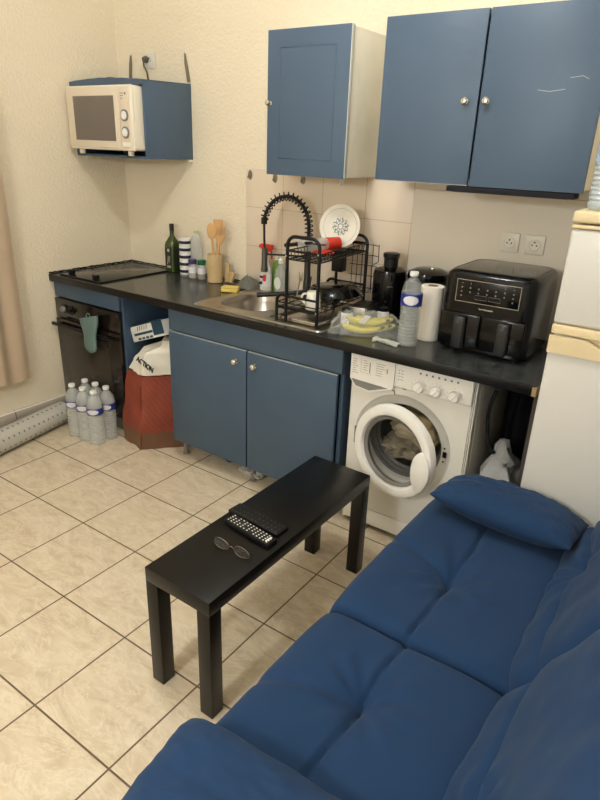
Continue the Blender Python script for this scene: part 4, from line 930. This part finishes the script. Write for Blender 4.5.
# under the sink cabinet
m = lau(1.44, -.50, .03, .07, .05, .03, 4, .4)
obj('plastic_scrap', m, mat('scrap_film', (200, 196, 184), .4, alpha=.8), label='crumpled pale plastic under the sink cabinet', cat='plastic')
obj('blue_cloth', lau(1.22, -.43, .03, .11, .05, .028, 14, .3), mat('navy_cloth', (28, 34, 64), .9), label='dark blue cloth under the sink cabinet', cat='cloth')

# ------------------------------------------------------------------ carpet roll and curtain
c0 = Vector((.10, -.70, 0)); c1 = Vector((.30, -1.75, 0)); ax = (c1-c0).normalized(); sd = Vector((-ax.y, ax.x, 0)) ; LEN = (c1-c0).length
def rollf(u, v):
    a = -pi*.5+2*pi*2.6*u; r = .048+.020*u
    return c0+ax*LEN*v - sd*r*cos(a)*-1 + Vector((0, 0, .0705+r*sin(a)))
obj('vinyl_roll', M().grid(rollf, 120, 40, .0025, uv=True), ROLL, label='rolled-up light vinyl mat with dark dots against the left wall', cat='mat')
def curf(u, v):
    y = -.87-1.0*u*(1-.0*v); z = .335+2.2*v
    return Vector((.08+.016*sin(u*46+.6*sin(v*3))*(.7+.3*(1-v))*min(1, .2+u*8)+.01*nz(u*5, v*3), y, z+.008*sin(u*46)))
ct = thing('curtain', 'beige curtain hanging at the left edge', 'curtain', (.08, -1.37, .33))
obj('cloth', M().grid(curf, 140, 30, .003), CURT, ct)
obj('curtain_rod', M().tube([(.08, -.8, 2.56), (.08, -2.0, 2.56)], .012, 12), BLACK, ct)
obj('rod_bracket', M().box((0, -.84, 2.54), (.08, -.825, 2.56), .002).box((0, -1.96, 2.54), (.08, -1.945, 2.56), .002), BLACK, ct)
obj('window_1', M().box((.001, -1.85, .35), (.03, -1.8, 2.45), .003).box((.001, -.95, .35), (.03, -.90, 2.45), .003).box((.001, -1.8, 2.4), (.03, -.95, 2.45), .003).box((.001, -1.8, .35), (.03, -.95, .4), .003).box((.001, -1.8, .4), (.008, -.95, 2.4), mi=1), [WHITE2, mat('night_pane', (30, 34, 44), .1)], **ST)

# ------------------------------------------------------------------ table
tb = thing('coffee_table', 'narrow black bench-style coffee table on the tiles', 'table', (2.161, -1.272, 0), -.4)
tl, tw = .46, .132
obj('tabletop', M().box((-tw, -tl, .4), (tw, tl, .45), .0015), TABLE, tb, local=True)
for sx_ in (-1, 1):
    for sy_ in (-1, 1):
        a = (sx_*tw, sy_*tl); b = (sx_*(tw-.05), sy_*(tl-.05))
        obj('leg', M().box((min(a[0], b[0]), min(a[1], b[1]), 0), (max(a[0], b[0]), max(a[1], b[1]), .4), .0015), TABLE, tb, local=True)
ZT = .4505
def remote(label, c, rz, L, W, H, keys, rows, cols, white):
    t = thing('remote_control', label, 'remote control', (c[0], c[1], ZT), rz)
    obj('case', M().box((-L/2, -W/2, .001), (L/2, W/2, H), .004, 3), BLACK, t, local=True)
    m = M()
    for i in range(cols):
        for j in range(rows):
            if (i*7+j*3) % 11 == 5: continue
            x = -L*.44+L*.88*i/(cols-1); y = -W*.32+W*.64*j/(rows-1)
            m.box((x-.0024, y-.0022, H-.0002), (x+.0024, y+.0022, H+(.0018 if white else .0006)), .0008)
    if white: m.box((L*.40, -W*.3, H-.0002), (L*.43, W*.3, H+.0014), .0006)
    obj('buttons', m, keys, t, local=True)
remote('flat black remote with faint buttons, further from the glasses', (2.145, -1.335), -4, .225, .06, .014, mat('faint_keys', (74, 72, 70), .4), 3, 12, False)
remote('black remote with rows of white buttons lying next to the glasses', (2.17, -1.405), -7, .205, .048, .02, WHITE2, 4, 13, True)
gl = thing('eyeglasses', 'folded thin metal eyeglasses lying near the remotes', 'glasses', (2.19, -1.505, ZT), 2)
m = M()
def rim(cx): return [(cx*1.12+.03*cos(a), -.018, .0205+.0185*sin(a)*(1-.1*cos(a))) for a in [2*pi*k/24 for k in range(24)]]
for s_ in (-1, 1): m.tube(rim(.036*s_), .0013, 6, closed=True)
m.tube(smooth([(-.009, -.018, .022), (0, -.020, .027), (.009, -.018, .022)], 4), .0013, 6)
obj('frame', m, mat('bronze_metal', (150, 132, 104), .3, metal=1), gl, local=True)
for s_ in (-1, 1):
    q = rim(.036*s_); mm = M(); mm.bm.faces.new([mm.bm.verts.new(p) for p in q]); bmesh.ops.solidify(mm.bm, geom=list(mm.bm.faces), thickness=.001)
    obj('lens', mm, LENS, gl, local=True)
    obj('temple', M().tube(smooth([(.07*s_, -.018, .026), (.069*s_, -.008, .024), (0, -.001+.006*s_, .006), (-.06*s_, .004+.006*s_, .003)], 6), .0016, 6), BLACK, gl, local=True)

# ------------------------------------------------------------------ sofa
sf = thing('sofa', 'blue tufted fabric sofa bed in the right foreground', 'sofa', (2.9, -1.53, 0))
SYM = -1.522
def g(d, s): return math.exp(-(d/s)**2)
def seat_disp(sgn):
    # u along x (front -1 .. back +1), v along y
    def f(u, v):
        x = 2.81+u*.285; y = v*.385     # y local
        bx, by = 2.785, (-.085 if sgn > 0 else .145)
        ly = y
        d = 0
        d -= .013*g(x-(2.785+.004*sin(ly*20)), .008)                     # long seam
        d -= .030*g(x-2.785, .055)*g(ly-by*1, .07)                       # button dip
        d -= .010*g(x-2.785, .02)*g(ly-by, .03)
        if x < 2.785: d -= .010*g(ly-by-(2.785-x)*.35*sgn, .014+.02*(2.785-x))   # crease to the front edge
        d += .012*(1-g(x-2.785, .09))*(1-abs(v)**4)
        a = math.atan2(ly-by, x-2.785); r = math.hypot(ly-by, x-2.785)
        d += .0035*sin(a*9+3*nz(x*6, ly*6, sgn))*g(r-.09, .06)
        d += .006*nz(x*5, ly*5, 3*sgn)+.0025*nz(x*16, ly*9, 7*sgn)
        return d
    return f
for sgn in (1, -1):
    obj('seat_cushion', M().pillow(.275, .3875, .085, .12, T=Matrix.Translation((2.819, SYM+sgn*.386, .375)), n=120, p=9, pv=26, kr=.006, pz=2.4, disp=seat_disp(sgn)), SOFA, sf, angle=80)
def back_disp(sgn):
    def f(u, v):
        # u up the backrest, v along y
        h = (u+1)*.27; ly = v*.39; d = 0
        d -= .03*g(h-.17, .016+.0)*1.0 if False else 0
        hh = .16+.015*sin(ly*9+sgn)
        d -= .026*g(h-hh, .012)*(1-.3*abs(v))
        d -= .03*g(h-hh, .05)*g(ly-.05*sgn, .07)
        d += .018*g(h-.06, .07)
        a = math.atan2(ly-.05*sgn, h-hh); r = math.hypot(ly-.05*sgn, h-hh)
        d += .006*sin(a*8+2*nz(h*6, ly*6, sgn))*g(r-.08, .06)
        d += .012*nz(h*5, ly*5, 5*sgn)+.006*nz(h*13, ly*13, 9*sgn)
        return d
    return f
for sgn in (1, -1):
    ang = RD(26)
    # local x -> up along the backrest, local z -> out towards the seat
    upd = Vector((sin(ang), 0, cos(ang))); out = Vector((-cos(ang), 0, sin(ang))); yv = Vector((0, 1, 0))
    # right-handed: x=upd, y=?, z=out  -> y = z cross x
    yy = out.cross(upd)
    Tm = Matrix(((upd.x, yy.x, out.x, 0), (upd.y, yy.y, out.y, 0), (upd.z, yy.z, out.z, 0), (0, 0, 0, 1)))
    c = Vector((3.035, SYM+sgn*.392, .40)) + upd*.27 - out*.075
    Tm = Matrix.Translation(c) @ Tm
    obj('back_cushion', M().pillow(.275, .40, .085, .09, T=Tm, n=110, p=6, pv=12, kr=.01, pz=2.2, disp=back_disp(sgn*(1 if yy.y > 0 else -1))), SOFA, sf, angle=80)
def arm(c, rz, label, hx=.268, hy=.125):
    def f(u, v): return .008*nz(u*3, v*3, c[1])+.004*nz(u*9, v*7, 2)-.006*g(v+.1+.1*sin(u*3), .12)
    return obj('arm_cushion', M().pillow(hx, hy, .072, .062, T=RT(c, rz=rz, rx=-8 if c[1] > -1.5 else 8), n=64, p=2.7 if c[1] > -1.5 else 6, pv=3.2 if c[1] > -1.5 else 4, kr=.0 if c[1] > -1.5 else .04, pz=1.75, disp=f), SOFA, sf, label=label, angle=80)
arm((2.838, -.85, .528), -4, 'loose-looking far arm cushion', hx=.235, hy=.12)
arm((2.83, -2.15, .485), 3, 'near arm cushion', hx=.29)
obj('base_frame', M().box((2.57, -2.27, .12), (3.12, -.79, .27), .02), SOFAB, sf)
obj('back_frame', M().box((3.12, -2.27, .14), (3.2, -.79, .45), .02), SOFAB, sf)
for x in (2.62, 3.12):
    for y in (-2.2, -.86): obj('leg', M().cyl((x, y, 0), (x, y, .125), .018, .026), BLACK, sf)

# ------------------------------------------------------------------ ceiling lamp (out of frame, lights the room)
lp = thing('ceiling_lamp', 'ceiling lamp with two bare warm bulbs above the coffee table', 'lamp', (2.06, -1.57, RZ-.03))
obj('ceiling_rose', M().lathe([(.001, RZ-.03), (.07, RZ-.03), (.08, RZ-.002), (.001, RZ-.001)], (2.06, -1.57, 0)), WHITE2, lp)
obj('lamp_bar', M().tube([(2.14, -1.51, RZ-.04), (1.91, -1.63, RZ-.04)], .012, 10), WHITE2, lp)
for i, (p, st) in enumerate(BULBS):
    m_, t_, b_ = nt('bulb_glow_%d' % i); b_.inputs['Emission Color'].default_value = (*BULB_COL, 1); b_.inputs['Emission Strength'].default_value = st
    hdr = obj('bulb_holder', M().cyl((p[0], p[1], p[2]+.03), (p[0], p[1], RZ-.04), .018), WHITE2, lp)
    obj('bulb', M().lathe([(.001, -.04), (.022, -.034), (.036, -.012), (.037, .004), (.026, .026), (.016, .034), (.001, .035)], p, 20), m_, lp, label='lit warm bulb')

p, st = FILL_GLOBE  # unseen globe added as soft fill for the left side of the room
gl2 = thing('fill_light', 'added fill light globe hung behind the camera', 'lamp', (p[0], p[1], RZ-.03))
obj('rod', M().cyl((p[0], p[1], p[2]+.11), (p[0], p[1], RZ-.001), .01).cyl((p[0], p[1], RZ-.025), (p[0], p[1], RZ-.001), .05), WHITE2, gl2)
m_, t_, b_ = nt('fill_glow'); b_.inputs['Emission Color'].default_value = (*BULB_COL, 1); b_.inputs['Emission Strength'].default_value = st
obj('globe', M().lathe([(.12*sin(RD(a)), -.12*cos(RD(a))) for a in range(0, 181, 12)], p, 28), m_, gl2, label='glowing globe of the added fill light')
